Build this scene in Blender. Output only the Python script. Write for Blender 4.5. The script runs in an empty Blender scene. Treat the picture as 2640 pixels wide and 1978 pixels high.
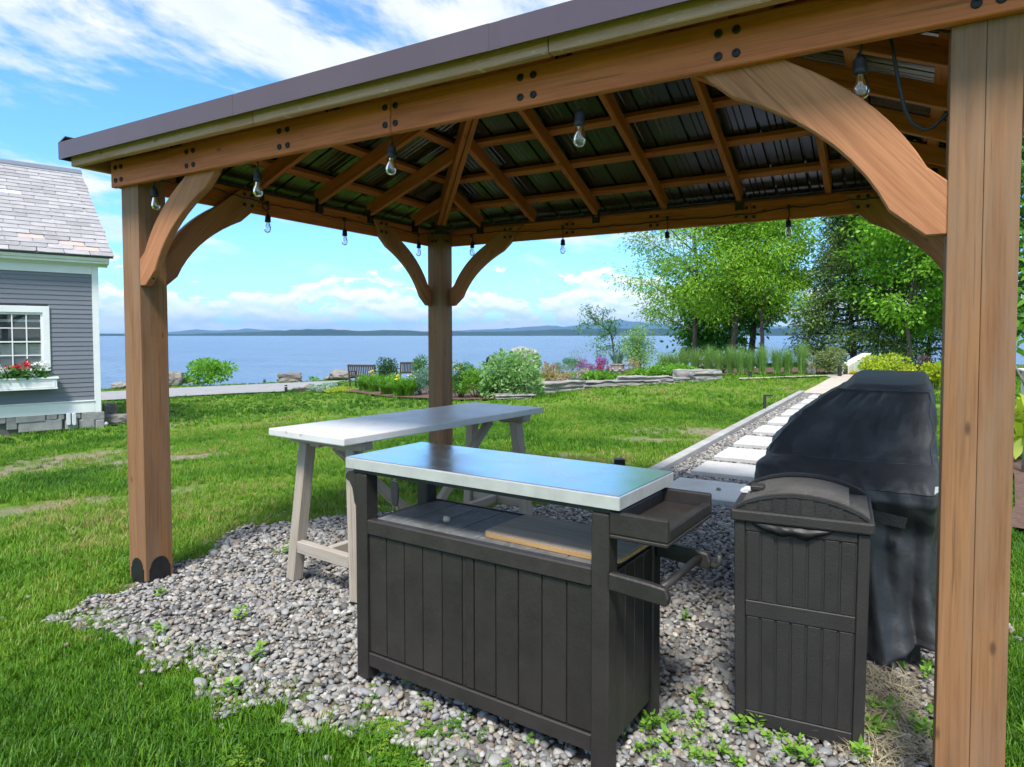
import bpy, bmesh, math, random
import numpy as np
from mathutils import Vector, Matrix, noise as mnoise
RNG = np.random.default_rng(7)
random.seed(7)
sc = bpy.context.scene
COL = sc.collection
# ------------------------------------------------------------------ camera
CX, CY, CZ = -0.2583, -2.1864, 1.43
YAW, PITCH, FPX, PPX, PPY = 0.5137, 0.0369, 1702.64, 1375.56, 927.72
cd = bpy.data.cameras.new('camera')
cam = bpy.data.objects.new('camera', cd); COL.objects.link(cam)
cam.location = (CX, CY, CZ)
cam.rotation_euler = (math.pi/2 - PITCH, 0, YAW)
cd.sensor_fit = 'HORIZONTAL'; cd.sensor_width = 36.0; cd.lens = 36.0*FPX/2640
cd.shift_x = -(PPX-1320)/2640; cd.shift_y = -(989-PPY)/2640
cd.clip_start = 0.05; cd.clip_end = 90000
sc.camera = cam
# ------------------------------------------------------------------ sun, exposure
SUN_EL, SUN_AZ = math.radians(57), math.radians(160)      # azimuth clockwise from +Y
sd = bpy.data.lights.new('sun', 'SUN'); sd.energy = 2.2; sd.angle = math.radians(13); sd.color = (1, .965, .9)
sun = bpy.data.objects.new('sun', sd); COL.objects.link(sun)
sv = Vector((math.sin(SUN_AZ)*math.cos(SUN_EL), math.cos(SUN_AZ)*math.cos(SUN_EL), math.sin(SUN_EL)))
sun.rotation_euler = sv.to_track_quat('Z', 'Y').to_euler()
sun.location = sv*40
vs = sc.view_settings
vs.view_transform = 'Standard'; vs.look = 'None'; vs.exposure = 1.5; vs.gamma = 1; vs.use_curve_mapping = False
# ------------------------------------------------------------------ node helpers
def nd(t, typ, inp=None, **kw):
    n = t.nodes.new(typ)
    for k, v in kw.items(): setattr(n, k, v)
    for k, v in (inp or {}).items():
        s = n.inputs[k]
        if isinstance(v, bpy.types.NodeSocket): t.links.new(v, s)
        elif isinstance(v, bpy.types.Node): t.links.new(v.outputs[0], s)
        else: s.default_value = v
    return n
def c4(c): return (c[0], c[1], c[2], 1.0)
def mixc(t, f, a, b, bt='MIX'):
    n = t.nodes.new('ShaderNodeMix'); n.data_type = 'RGBA'; n.blend_type = bt
    for i, v in ((0, f), (6, a), (7, b)):
        if isinstance(v, bpy.types.NodeSocket): t.links.new(v, n.inputs[i])
        elif i == 0: n.inputs[0].default_value = v
        else: n.inputs[i].default_value = c4(v)
    return n.outputs[2]
def ramp(t, f, pts, interp='LINEAR'):
    n = t.nodes.new('ShaderNodeValToRGB'); t.links.new(f, n.inputs[0])
    cr = n.color_ramp; cr.interpolation = interp
    while len(cr.elements) < len(pts): cr.elements.new(.5)
    for e, (p, c) in zip(cr.elements, pts):
        e.position = p; e.color = c4(c) if isinstance(c, (tuple, list)) else (c, c, c, 1)
    return n.outputs[0]
def math_(t, op, a, b=None, clamp=False):
    n = t.nodes.new('ShaderNodeMath'); n.operation = op; n.use_clamp = clamp
    for i, v in ((0, a), (1, b)):
        if v is None: continue
        if isinstance(v, bpy.types.NodeSocket): t.links.new(v, n.inputs[i])
        else: n.inputs[i].default_value = v
    return n.outputs[0]
def noise_(t, vec, scale, detail=4, rough=.55, dist=0, fac=True):
    n = nd(t, 'ShaderNodeTexNoise', {'Scale': scale, 'Detail': detail, 'Roughness': rough, 'Distortion': dist})
    if vec is not None: t.links.new(vec, n.inputs['Vector'])
    return n.outputs[0] if fac else n.outputs[1]
# ------------------------------------------------------------------ world
wd = bpy.data.worlds.new('World'); sc.world = wd; wd.use_nodes = True
wt = wd.node_tree; wt.nodes.clear()
wd.cycles.sampling_method = 'MANUAL'; wd.cycles.sample_map_resolution = 512
def build_world():
    t = wt
    sky = nd(t, 'ShaderNodeTexSky', sky_type='NISHITA', sun_disc=False, sun_elevation=SUN_EL, sun_rotation=SUN_AZ,
             altitude=50, air_density=1.0, dust_density=0.1, ozone_density=3.0)
    gam = nd(t, 'ShaderNodeHueSaturation', {'Saturation': 1.14, 'Value': 1.0, 'Color': sky})
    tc = nd(t, 'ShaderNodeTexCoord').outputs['Generated']
    sep = nd(t, 'ShaderNodeSeparateXYZ', {0: tc})
    X, Y, Z = sep.outputs
    zz = math_(t, 'MAXIMUM', Z, 0.0)
    skyc = mixc(t, 1.0, gam.outputs[0], ramp(t, zz, [(0, (.42, .64, .86)), (.08, (.50, .74, .95)), (.25, (.60, .84, 1.0)), (.5, (.72, .90, 1.0)), (1, (.9, 1, 1))]), 'MULTIPLY')
    # high broken cloud on a plane far above
    den = math_(t, 'ADD', zz, .12)
    px = math_(t, 'DIVIDE', X, den); py = math_(t, 'DIVIDE', Y, den)
    pv = nd(t, 'ShaderNodeCombineXYZ', {0: px, 1: py, 2: 0.0}).outputs[0]
    mp = nd(t, 'ShaderNodeMapping', {'Vector': pv, 'Rotation': (0, 0, .9), 'Scale': (1.0, .55, 1), 'Location': (3.1, 1.7, 0)}).outputs[0]
    nA = noise_(t, mp, 2.1, 8, .62, .25)
    nB = noise_(t, mp, .55, 3, .5)
    cov = math_(t, 'ADD', math_(t, 'MULTIPLY', nA, .70), math_(t, 'MULTIPLY', nB, .42))
    up = nd(t, 'ShaderNodeMapRange', {0: zz, 1: .10, 2: .42, 3: -.02, 4: .085}).outputs[0]
    cov = math_(t, 'ADD', cov, up)
    hi = nd(t, 'ShaderNodeMapRange', {0: cov, 1: .555, 2: .67, 3: 0, 4: 1}, interpolation_type='SMOOTHSTEP').outputs[0]
    hi = math_(t, 'MULTIPLY', hi, nd(t, 'ShaderNodeMapRange', {0: zz, 1: .05, 2: .16}).outputs[0])
    # cumulus banks low over the lake
    mc = nd(t, 'ShaderNodeMapping', {'Vector': tc, 'Scale': (1, 1, 2.4), 'Location': (.37, .2, .0)}).outputs[0]
    nC = noise_(t, mc, 16, 6, .60, .1)
    nL = noise_(t, mc, 5.5, 2, .5)
    cC = math_(t, 'ADD', math_(t, 'MULTIPLY', nC, .6), math_(t, 'MULTIPLY', nL, .4))
    b1 = nd(t, 'ShaderNodeMapRange', {0: zz, 1: .065, 2: .14, 3: .062, 4: -.2}).outputs[0]
    cC = math_(t, 'ADD', cC, b1)
    lo = nd(t, 'ShaderNodeMapRange', {0: cC, 1: .505, 2: .545, 3: 0, 4: 1}, interpolation_type='SMOOTHSTEP').outputs[0]
    # self shading: compare with the density a little higher up
    mc2 = nd(t, 'ShaderNodeMapping', {'Vector': tc, 'Scale': (1, 1, 2.4), 'Location': (.37, .2, .02)}).outputs[0]
    nC2 = noise_(t, mc2, 16, 4, .6, .1)
    shade = nd(t, 'ShaderNodeMapRange', {0: math_(t, 'SUBTRACT', nC2, nC), 1: -.07, 2: .10, 3: 1.0, 4: 0.0}).outputs[0]
    ccol = mixc(t, shade, (.66, .79, .95), (1.0, 1.0, 1.0))
    bgs = nd(t, 'ShaderNodeBackground', {'Color': skyc, 'Strength': .108})
    bgh = nd(t, 'ShaderNodeBackground', {'Color': mixc(t, nd(t, 'ShaderNodeMapRange', {0: noise_(t, mp, 5, 5, .6), 1: .35, 2: .65}).outputs[0], (.80, .87, .95), (1.0, 1.0, 1.0)), 'Strength': .41})
    bgl = nd(t, 'ShaderNodeBackground', {'Color': ccol, 'Strength': .56})
    m1 = nd(t, 'ShaderNodeMixShader', {0: math_(t, 'MULTIPLY', hi, .95), 1: bgs.outputs[0], 2: bgh.outputs[0]})
    m2 = nd(t, 'ShaderNodeMixShader', {0: math_(t, 'MULTIPLY', lo, .92), 1: m1.outputs[0], 2: bgl.outputs[0]})
    o = nd(t, 'ShaderNodeOutputWorld'); t.links.new(m2.outputs[0], o.inputs[0])
build_world()
sc.cycles.use_denoising = True
sc.cycles.max_bounces = 7; sc.cycles.diffuse_bounces = 4; sc.cycles.glossy_bounces = 2
sc.cycles.adaptive_threshold = .02
sc.cycles.transmission_bounces = 6; sc.cycles.transparent_max_bounces = 12; sc.cycles.volume_bounces = 0
sc.cycles.sample_clamp_indirect = 6
sc.cycles.caustics_reflective = False; sc.cycles.caustics_refractive = False
# ------------------------------------------------------------------ photo geometry
_F = Vector((-math.sin(YAW)*math.cos(PITCH), math.cos(YAW)*math.cos(PITCH), -math.sin(PITCH)))
_R = Vector((math.cos(YAW), math.sin(YAW), 0)); _U = _R.cross(_F)
CAM = Vector((CX, CY, CZ))
def ray(u, v): return _F + _R*((u-PPX)/FPX) + _U*((PPY-v)/FPX)
def gz(x, y=0):
    s = np.maximum(0.0, -np.asarray(x, float)-4.5)
    return -1.5*(1-np.exp(-.042*s*s/(s+1.5)))
def at(u, v):
    """photo pixel -> point on the ground surface"""
    d = ray(u, v); lo, hi = .5, 400.0
    for _ in range(60):
        m = (lo+hi)/2; P = CAM+d*m
        if P.z > gz(P.x): lo = m
        else: hi = m
    return CAM+d*lo
def atz(u, v, z): d = ray(u, v); return CAM+d*((z-CZ)/d.z)
def aty(u, v, y): d = ray(u, v); return CAM+d*((y-CY)/d.y)
def on(u, v, P, n): d = ray(u, v); n = Vector(n); return CAM+d*((Vector(P)-CAM).dot(n)/d.dot(n))
# ------------------------------------------------------------------ scene helpers
WM = {}
def link(o, parent, M):
    COL.objects.link(o)
    if parent is not None:
        o.parent = parent; o.matrix_local = WM[parent].inverted() @ M
    else: o.matrix_local = M
    WM[o] = M.copy()
    return o
def tag(o, label, cat, group=None):
    o['label'] = label; o['category'] = cat
    if group: o['group'] = group
    return o
def thing(name, label, cat, loc=(0, 0, 0), rz=0.0, group=None):
    o = bpy.data.objects.new(name, None); o.empty_display_size = .1
    link(o, None, Matrix.Translation(Vector(loc)) @ Matrix.Rotation(rz, 4, 'Z'))
    return tag(o, label, cat, group)
def mesh_np(name, V, Fq, mat=None, smooth=False):
    """mesh from vertex array and an array of equal-sized faces"""
    V = np.asarray(V, np.float32); Fq = np.asarray(Fq, np.int32); k = Fq.shape[1]
    me = bpy.data.meshes.new(name)
    me.vertices.add(len(V)); me.vertices.foreach_set('co', V.ravel())
    me.loops.add(Fq.size); me.loops.foreach_set('vertex_index', Fq.ravel())
    me.polygons.add(len(Fq)); me.polygons.foreach_set('loop_start', np.arange(0, Fq.size, k, dtype=np.int32))
    if smooth: me.polygons.foreach_set('use_smooth', np.ones(len(Fq), bool))
    me.update(calc_edges=True); me.validate()
    if mat: me.materials.append(mat)
    return me
class MB:
    def __init__(s): s.v = []; s.f = []
    def add(s, V, F):
        b = len(s.v); s.v += [tuple(p) for p in V]; s.f += [tuple(b+i for i in f) for f in F]; return s
    def box(s, x0, x1, y0, y1, z0, z1):
        return s.add([(x0,y0,z0),(x1,y0,z0),(x1,y1,z0),(x0,y1,z0),(x0,y0,z1),(x1,y0,z1),(x1,y1,z1),(x0,y1,z1)],
                     [(0,3,2,1),(4,5,6,7),(0,1,5,4),(1,2,6,5),(2,3,7,6),(3,0,4,7)])
    def bar(s, p, q, w, h, up=(0, 0, 1)):
        p = Vector(p); q = Vector(q); d = (q-p).normalized(); up = Vector(up)
        a = d.cross(up).normalized(); b = a.cross(d).normalized(); a = a*(w/2); b = b*(h/2)
        V = [p-a-b, p+a-b, p+a+b, p-a+b, q-a-b, q+a-b, q+a+b, q-a+b]
        return s.add(V, [(0,1,2,3),(7,6,5,4),(0,4,5,1),(1,5,6,2),(2,6,7,3),(3,7,4,0)])
    def prism(s, poly, t0, t1, fr):
        """poly: 2D points; fr(a,b,t)->xyz"""
        n = len(poly)
        V = [fr(a, b, t0) for a, b in poly]+[fr(a, b, t1) for a, b in poly]
        F = [tuple(range(n-1, -1, -1)), tuple(range(n, 2*n))]+[(i, (i+1) % n, n+(i+1) % n, n+i) for i in range(n)]
        return s.add(V, F)
    def tube(s, pts, r, n=8, caps=True):
        pts = [Vector(p) for p in pts]; m = len(pts)
        rr = r if isinstance(r, (list, tuple)) else [r]*m
        V = []; prev = None
        for i, p in enumerate(pts):
            d = (pts[min(i+1, m-1)]-pts[max(i-1, 0)])
            d = d.normalized() if d.length > 1e-9 else Vector((0, 0, 1))
            if prev is None: a = d.orthogonal().normalized()
            else:
                a = prev-d*prev.dot(d); a = a.normalized() if a.length > 1e-6 else d.orthogonal().normalized()
            prev = a; b = d.cross(a)
            for j in range(n):
                c, q = math.cos(2*math.pi*j/n), math.sin(2*math.pi*j/n)
                V.append(p+(a*c+b*q)*rr[i])
        F = [(i*n+j, i*n+(j+1) % n, (i+1)*n+(j+1) % n, (i+1)*n+j) for i in range(m-1) for j in range(n)]
        if caps: F += [tuple(range(n-1, -1, -1)), tuple((m-1)*n+j for j in range(n))]
        return s.add(V, F)
    def lathe(s, prof, n=16, c=(0, 0, 0), caps=True):
        V = [(c[0]+r*math.cos(2*math.pi*j/n), c[1]+r*math.sin(2*math.pi*j/n), c[2]+z) for r, z in prof for j in range(n)]
        m = len(prof)
        F = [(i*n+j, i*n+(j+1) % n, (i+1)*n+(j+1) % n, (i+1)*n+j) for i in range(m-1) for j in range(n)]
        if caps: F += [tuple(range(n-1, -1, -1)), tuple((m-1)*n+j for j in range(n))]
        return s.add(V, F)
    def mesh(s, name, mat, smooth=False, bevel=0, seg=1):
        me = bpy.data.meshes.new(name); me.from_pydata(s.v, [], s.f); me.update()
        if bevel:
            bm = bmesh.new(); bm.from_mesh(me)
            es = [e for e in bm.edges if e.is_manifold and e.calc_face_angle(0) > .5]
            bmesh.ops.bevel(bm, geom=es, offset=bevel, segments=seg, profile=.5, affect='EDGES', clamp_overlap=True)
            bm.to_mesh(me); bm.free(); me.update()
        if smooth:
            me.polygons.foreach_set('use_smooth', np.ones(len(me.polygons), bool)); 
        if mat: me.materials.append(mat)
        return me
    def obj(s, name, mat, parent=None, M=None, smooth=False, bevel=0, seg=1):
        o = bpy.data.objects.new(name, s.mesh(name, mat, smooth, bevel, seg))
        if smooth and s.f:
            try:
                md = o.modifiers.new('smooth', 'NODES') if False else None
            except Exception: pass
        return link(o, parent, M if M is not None else (WM[parent] if parent is not None else Matrix.Identity(4)))
def ob(name, me, parent=None, M=None):
    return link(bpy.data.objects.new(name, me), parent, M if M is not None else (WM[parent] if parent is not None else Matrix.Identity(4)))
def struct(name, me, M=None):
    o = ob(name, me, None, M); o['kind'] = 'structure'; return o
_bc = {}
def boxmesh(name, l, w, h, mat, bevel=.003):
    k = (round(l, 3), round(w, 3), round(h, 3), mat.name, bevel)
    if k not in _bc:
        _bc[k] = MB().box(-l/2, l/2, -w/2, w/2, -h/2, h/2).mesh(name, mat, bevel=bevel)
    return _bc[k]
def frame(p, q, up=(0, 0, 1)):
    """matrix with X along p->q, Z close to up, origin in the middle"""
    p = Vector(p); q = Vector(q); x = (q-p).normalized(); up = Vector(up)
    y = up.cross(x).normalized(); z = x.cross(y)
    M = Matrix((x, y, z)).transposed().to_4x4(); M.translation = (p+q)/2
    return M
def board(name, parent, p, q, w, h, mat, up=(0, 0, 1), bevel=.003):
    """w across, h along up; local X is the grain"""
    l = (Vector(q)-Vector(p)).length
    return ob(name, boxmesh(name, l, w, h, mat, bevel), parent, frame(p, q, up))
# ------------------------------------------------------------------ materials
_m = {}
def newmat(name):
    m = bpy.data.materials.new(name); m.use_nodes = True; m.node_tree.nodes.clear(); return m, m.node_tree
def fin(t, sh, disp=None):
    o = nd(t, 'ShaderNodeOutputMaterial'); t.links.new(sh if isinstance(sh, bpy.types.NodeSocket) else sh.outputs[0], o.inputs[0])
def coords(t, kind='Object', rnd=True):
    tc = nd(t, 'ShaderNodeTexCoord').outputs[kind]
    if not rnd: return tc
    oi = nd(t, 'ShaderNodeObjectInfo').outputs['Random']
    off = math_(t, 'MULTIPLY', oi, 37.0)
    return nd(t, 'ShaderNodeVectorMath', {0: tc, 1: nd(t, 'ShaderNodeCombineXYZ', {0: off, 1: off, 2: off}).outputs[0]}).outputs[0]
def bump(t, h, strength=.3, dist=.01):
    return nd(t, 'ShaderNodeBump', {'Strength': strength, 'Distance': dist, 'Height': h}).outputs[0]
def pbr(name, a, b=None, rough=.6, scale=6, metal=0, bmp=0, bscale=60, spec=.5, rvar=.1, speck=None, rnd=.0, stretch=None, coat=0):
    if name in _m: return _m[name]
    m, t = newmat(name); v = coords(t)
    if stretch: v = nd(t, 'ShaderNodeMapping', {'Vector': v, 'Scale': stretch}).outputs[0]
    n1 = noise_(t, v, scale, 6, .6)
    f = nd(t, 'ShaderNodeMapRange', {0: n1, 1: .35, 2: .65}).outputs[0]
    col = mixc(t, f, a, b or tuple(x*.8 for x in a))
    if rnd:
        oi = nd(t, 'ShaderNodeObjectInfo').outputs['Random']
        col = mixc(t, 1.0, col, nd(t, 'ShaderNodeCombineXYZ', {i: nd(t, 'ShaderNodeMapRange', {0: oi, 3: 1-rnd, 4: 1+rnd}).outputs[0] for i in range(3)}).outputs[0], 'MULTIPLY')
    if speck:
        sc_, th, sc_col = speck
        vo = noise_(t, v, sc_, 2, .5)
        sf = nd(t, 'ShaderNodeMapRange', {0: vo, 1: th, 2: th+.03}).outputs[0]
        col = mixc(t, sf, col, sc_col)
    r = nd(t, 'ShaderNodeMapRange', {0: noise_(t, v, scale*2.3, 4), 3: max(.02, rough-rvar), 4: min(1, rough+rvar)}).outputs[0]
    p = nd(t, 'ShaderNodeBsdfPrincipled', {'Base Color': col, 'Roughness': r, 'Metallic': metal, 'Specular IOR Level': spec, 'Coat Weight': coat})
    if bmp: t.links.new(bump(t, noise_(t, v, bscale, 5, .6), bmp, .01), p.inputs['Normal'])
    fin(t, p); _m[name] = m; return m
def wood(name, a, b, dark, grey=None, rough=.62, ring=26, knots=True, green=0):
    """boards with grain along local X"""
    if name in _m: return _m[name]
    m, t = newmat(name); v = coords(t)
    big = nd(t, 'ShaderNodeMapping', {'Vector': v, 'Scale': (.9, 9, 9)}).outputs[0]
    fine = nd(t, 'ShaderNodeMapping', {'Vector': v, 'Scale': (2.4, 95, 95)}).outputs[0]
    n1 = noise_(t, big, 1.6, 5, .6, .4)
    col = ramp(t, n1, [(.3, b), (.55, a), (.75, tuple(min(1, x*1.12) for x in a))])
    gr = ramp(t, noise_(t, fine, 1.3, 4, .65), [(.33, .55), (.56, 1.0)])
    col = mixc(t, .6, col, gr, 'MULTIPLY')
    if grey:
        gf = nd(t, 'ShaderNodeMapRange', {0: noise_(t, nd(t, 'ShaderNodeMapping', {'Vector': v, 'Scale': (.5, 5, 5)}).outputs[0], 2.1, 6, .65), 1: .42, 2: .68, 3: 0, 4: .85}).outputs[0]
        col = mixc(t, gf, col, grey)
    if knots:
        kv = nd(t, 'ShaderNodeMapping', {'Vector': v, 'Scale': (1.6, 4.2, 4.2)}).outputs[0]
        vo = nd(t, 'ShaderNodeTexVoronoi', {'Vector': kv, 'Scale': 2.6, 'Randomness': 1.0})
        kf = nd(t, 'ShaderNodeMapRange', {0: vo.outputs['Distance'], 1: .035, 2: .12, 3: 1, 4: 0}, interpolation_type='SMOOTHSTEP').outputs[0]
        col = mixc(t, math_(t, 'MULTIPLY', kf, .8), col, dark)
    ck = nd(t, 'ShaderNodeMapRange', {0: noise_(t, nd(t, 'ShaderNodeMapping', {'Vector': v, 'Scale': (1.1, 60, 60)}).outputs[0], 1.0, 3, .5), 1: .665, 2: .70, 3: 0, 4: .55}).outputs[0]
    col = mixc(t, ck, col, dark)
    if green:
        g1 = nd(t, 'ShaderNodeMapRange', {0: noise_(t, nd(t, 'ShaderNodeMapping', {'Vector': v, 'Scale': (5, 1, 5)}).outputs[0], 2.2, 5, .7), 1: .5, 2: .72, 3: 0, 4: green}).outputs[0]
        col = mixc(t, g1, col, (.17, .2, .075))
        g2 = nd(t, 'ShaderNodeMapRange', {0: noise_(t, nd(t, 'ShaderNodeMapping', {'Vector': v, 'Scale': (9, 1, 60)}).outputs[0], 2.5, 3, .6), 1: .64, 2: .70, 3: 0, 4: .8}).outputs[0]
        col = mixc(t, g2, col, (.62, .58, .48))
    p = nd(t, 'ShaderNodeBsdfPrincipled', {'Base Color': col, 'Roughness': rough, 'Specular IOR Level': .3})
    t.links.new(bump(t, noise_(t, fine, 1.3, 4, .65), .25, .004), p.inputs['Normal'])
    fin(t, p); _m[name] = m; return m
def leafm(name, a, b, trans=.4, rough=.45, gloss=.12):
    """leaf faces: tint varies leaf by leaf, light passes through"""
    if name in _m: return _m[name]
    m, t = newmat(name)
    ri = nd(t, 'ShaderNodeNewGeometry').outputs['Random Per Island']
    oi = nd(t, 'ShaderNodeObjectInfo').outputs['Random']
    v = coords(t)
    f = math_(t, 'ADD', math_(t, 'MULTIPLY', ri, .6), math_(t, 'MULTIPLY', noise_(t, v, 1.3, 3), .4))
    f = nd(t, 'ShaderNodeMapRange', {0: f, 1: .2, 2: .8}).outputs[0]
    col = mixc(t, f, a, b)
    d = nd(t, 'ShaderNodeBsdfPrincipled', {'Base Color': col, 'Roughness': rough, 'Specular IOR Level': gloss*3})
    tcol = mixc(t, .5, col, tuple(min(1, 1.8*(x+y)/2) for x, y in zip(a, b)))
    tr = nd(t, 'ShaderNodeBsdfTranslucent', {'Color': tcol})
    fin(t, nd(t, 'ShaderNodeMixShader', {0: trans, 1: d.outputs[0], 2: tr.outputs[0]})); _m[name] = m; return m
def instm(name, stops, rough=.6, trans=0, spec=.4, bmp=0, bscale=80, noise=.25, nscale=30):
    """for instanced pieces: colour from the instance's own 'tint'"""
    if name in _m: return _m[name]
    m, t = newmat(name)
    at_ = nd(t, 'ShaderNodeAttribute', attribute_name='tint', attribute_type='INSTANCER').outputs['Fac']
    col = ramp(t, at_, stops)
    v = nd(t, 'ShaderNodeTexCoord').outputs['Object']
    nn = ramp(t, noise_(t, v, nscale, 4, .6), [(.3, 1-noise), (.7, 1.0)])
    col = mixc(t, 1.0, col, nn, 'MULTIPLY')
    p = nd(t, 'ShaderNodeBsdfPrincipled', {'Base Color': col, 'Roughness': rough, 'Specular IOR Level': spec})
    if bmp: t.links.new(bump(t, noise_(t, v, bscale, 4), bmp, .003), p.inputs['Normal'])
    out = p.outputs[0]
    if trans:
        tr = nd(t, 'ShaderNodeBsdfTranslucent', {'Color': col})
        out = nd(t, 'ShaderNodeMixShader', {0: trans, 1: out, 2: tr.outputs[0]}).outputs[0]
    fin(t, out); _m[name] = m; return m
def instancer(name, pts, rots, scales, tints, picks, protos):
    """one object: prototypes set out on points by geometry nodes"""
    cl = bpy.data.collections.new(name+' pieces')
    for i, me in enumerate(protos):
        o = bpy.data.objects.new('%s piece %02d' % (name, i), me); cl.objects.link(o)
    me = bpy.data.meshes.new(name)
    n = len(pts); me.vertices.add(n); me.vertices.foreach_set('co', np.asarray(pts, np.float32).ravel())
    for an, ty, data in (('rot', 'FLOAT_VECTOR', rots), ('scl', 'FLOAT_VECTOR', scales)):
        a = me.attributes.new(an, ty, 'POINT'); a.data.foreach_set('vector', np.asarray(data, np.float32).ravel())
    a = me.attributes.new('tint', 'FLOAT', 'POINT'); a.data.foreach_set('value', np.asarray(tints, np.float32))
    a = me.attributes.new('pick', 'INT', 'POINT'); a.data.foreach_set('value', np.asarray(picks, np.int32))
    g = bpy.data.node_groups.new(name, 'GeometryNodeTree')
    g.interface.new_socket('Geometry', in_out='INPUT', socket_type='NodeSocketGeometry')
    g.interface.new_socket('Geometry', in_out='OUTPUT', socket_type='NodeSocketGeometry')
    gi = g.nodes.new('NodeGroupInput'); go = g.nodes.new('NodeGroupOutput')
    ci = g.nodes.new('GeometryNodeCollectionInfo'); ci.inputs['Collection'].default_value = cl
    ci.inputs['Separate Children'].default_value = True; ci.inputs['Reset Children'].default_value = True
    ip = g.nodes.new('GeometryNodeInstanceOnPoints'); ip.inputs['Pick Instance'].default_value = True
    def na(an, ty):
        q = g.nodes.new('GeometryNodeInputNamedAttribute'); q.data_type = ty; q.inputs['Name'].default_value = an
        return [s for s in q.outputs if s.enabled][0]
    L = g.links.new
    L(gi.outputs[0], ip.inputs['Points']); L(ci.outputs[0], ip.inputs['Instance'])
    L(na('pick', 'INT'), ip.inputs['Instance Index'])
    e2r = g.nodes.new('FunctionNodeEulerToRotation'); L(na('rot', 'FLOAT_VECTOR'), e2r.inputs[0]); L(e2r.outputs[0], ip.inputs['Rotation'])
    L(na('scl', 'FLOAT_VECTOR'), ip.inputs['Scale']); L(ip.outputs[0], go.inputs[0])
    o = bpy.data.objects.new(name, me); COL.objects.link(o); WM[o] = Matrix.Identity(4)
    md = o.modifiers.new('scatter', 'NODES'); md.node_group = g
    o['kind'] = 'stuff'
    return o
def leaves(P, size, aspect=.5, up=.5, rng=RNG, jitter=.35, dirs=None, fold=.0):
    """leaf-shaped quads (diamonds) at points P; returns V,F arrays"""
    P = np.asarray(P, float); n = len(P)
    d = rng.normal(size=(n, 3)) if dirs is None else dirs+rng.normal(size=(n, 3))*.45
    d[:, 2] -= .15
    d /= np.linalg.norm(d, axis=1)[:, None]
    nrm = rng.normal(size=(n, 3))*(1-up); nrm[:, 2] += up
    w = np.cross(d, nrm); w /= (np.linalg.norm(w, axis=1)[:, None]+1e-9)
    s = size*(1+jitter*rng.uniform(-1, 1, n))[:, None]
    L = d*s; Wd = w*s*aspect*.5
    up_ = np.cross(w, d)
    V = np.stack([P, P+L*.45+Wd+up_*s*fold, P+L, P+L*.45-Wd+up_*s*fold], 1).reshape(-1, 3)
    F = np.arange(4*n).reshape(n, 4)
    return V, F
def join(parts):
    V = []; F = []; b = 0
    for v, f in parts:
        V.append(v); F.append(f+b); b += len(v)
    return np.concatenate(V), np.concatenate(F)
def inpoly(x, y, poly):
    x = np.asarray(x, float); y = np.asarray(y, float); c = np.zeros(x.shape, bool); n = len(poly); j = n-1
    for i in range(n):
        xi, yi = poly[i]; xj, yj = poly[j]
        cond = ((yi > y) != (yj > y)) & (x < (xj-xi)*(y-yi)/((yj-yi) or 1e-12)+xi)
        c ^= cond; j = i
    return c
def vnoise(x, y, s, seed=0):
    """cheap smooth value noise on arrays"""
    x = np.asarray(x, float)*s+seed*17.3; y = np.asarray(y, float)*s-seed*9.1
    xi = np.floor(x).astype(np.int64); yi = np.floor(y).astype(np.int64); fx = x-xi; fy = y-yi
    fx = fx*fx*(3-2*fx); fy = fy*fy*(3-2*fy)
    def h(a, b):
        q = (a*374761393+b*668265263+seed*1442695041) & 0x7fffffff
        q = ((q ^ (q >> 13))*1274126177) & 0x7fffffff
        return (q & 0xffff)/65535.0
    return (h(xi, yi)*(1-fx)+h(xi+1, yi)*fx)*(1-fy)+(h(xi, yi+1)*(1-fx)+h(xi+1, yi+1)*fx)*fy
def poly_sheet(name, poly, mat, dz=.004, cell=.5, thick=0):
    """a sheet following the ground: polygon filled by triangulation and cut on a grid"""
    bm = bmesh.new()
    vs_ = [bm.verts.new((x, y, 0)) for x, y in poly]; bm.faces.new(vs_)
    xs = [p[0] for p in poly]; ys = [p[1] for p in poly]
    for a0, a1, nrm in ((min(xs), max(xs), (1, 0, 0)), (min(ys), max(ys), (0, 1, 0))):
        k = int((a1-a0)/cell)
        for i in range(1, k+1):
            c = a0+i*cell
            co = (c, 0, 0) if nrm[0] else (0, c, 0)
            bmesh.ops.bisect_plane(bm, geom=bm.verts[:]+bm.edges[:]+bm.faces[:], plane_co=co, plane_no=nrm)
    bmesh.ops.triangulate(bm, faces=bm.faces[:])
    for v in bm.verts: v.co.z = float(gz(v.co.x))+dz
    bm.normal_update()
    for f in bm.faces:
        if f.normal.z < 0: f.normal_flip()
    me = bpy.data.meshes.new(name); bm.to_mesh(me); bm.free(); me.materials.append(mat)
    return me
# ================================================================== SETTING
GRAVEL = [(-4.12,-.56),(-4.22,-.3),(-4.2,0),(-4.28,.29),(-4.46,.77),(-4.53,1.13),(-4.4,1.45),(-3.95,1.95),(-3.5,2.3),(-3.0,2.6),(-2.66,3.1),
          (-2.46,4.0),(-.80,4.0),(-.1,3.4),(.04,2.4),(.02,1),(.06,.1),(.25,-.35),(.25,-.75),(-.6,-.75),(-1.2,-.62),(-1.5,-.5),(-1.76,-.38),(-2.0,-.46),(-2.36,-.42),(-2.67,-.5),(-3.1,-.36),(-3.62,-.45)]
PATHG = [(-2.46,3.95),(-.8,3.95),(-.8,15.25),(-2.46,15.25)]
def R1(a, b): return 240+a/3.3515, 900+b/3.3515
def R2(a, b): return 860+a/3.8138, 880+b/3.8138
def R3(a, b): return 1400+a/3.95, 760+b/3.95
def R4(a, b): return 1960+a/7.3733, 850+b/7.3733
def xy(P): return (P.x, P.y)
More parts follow.
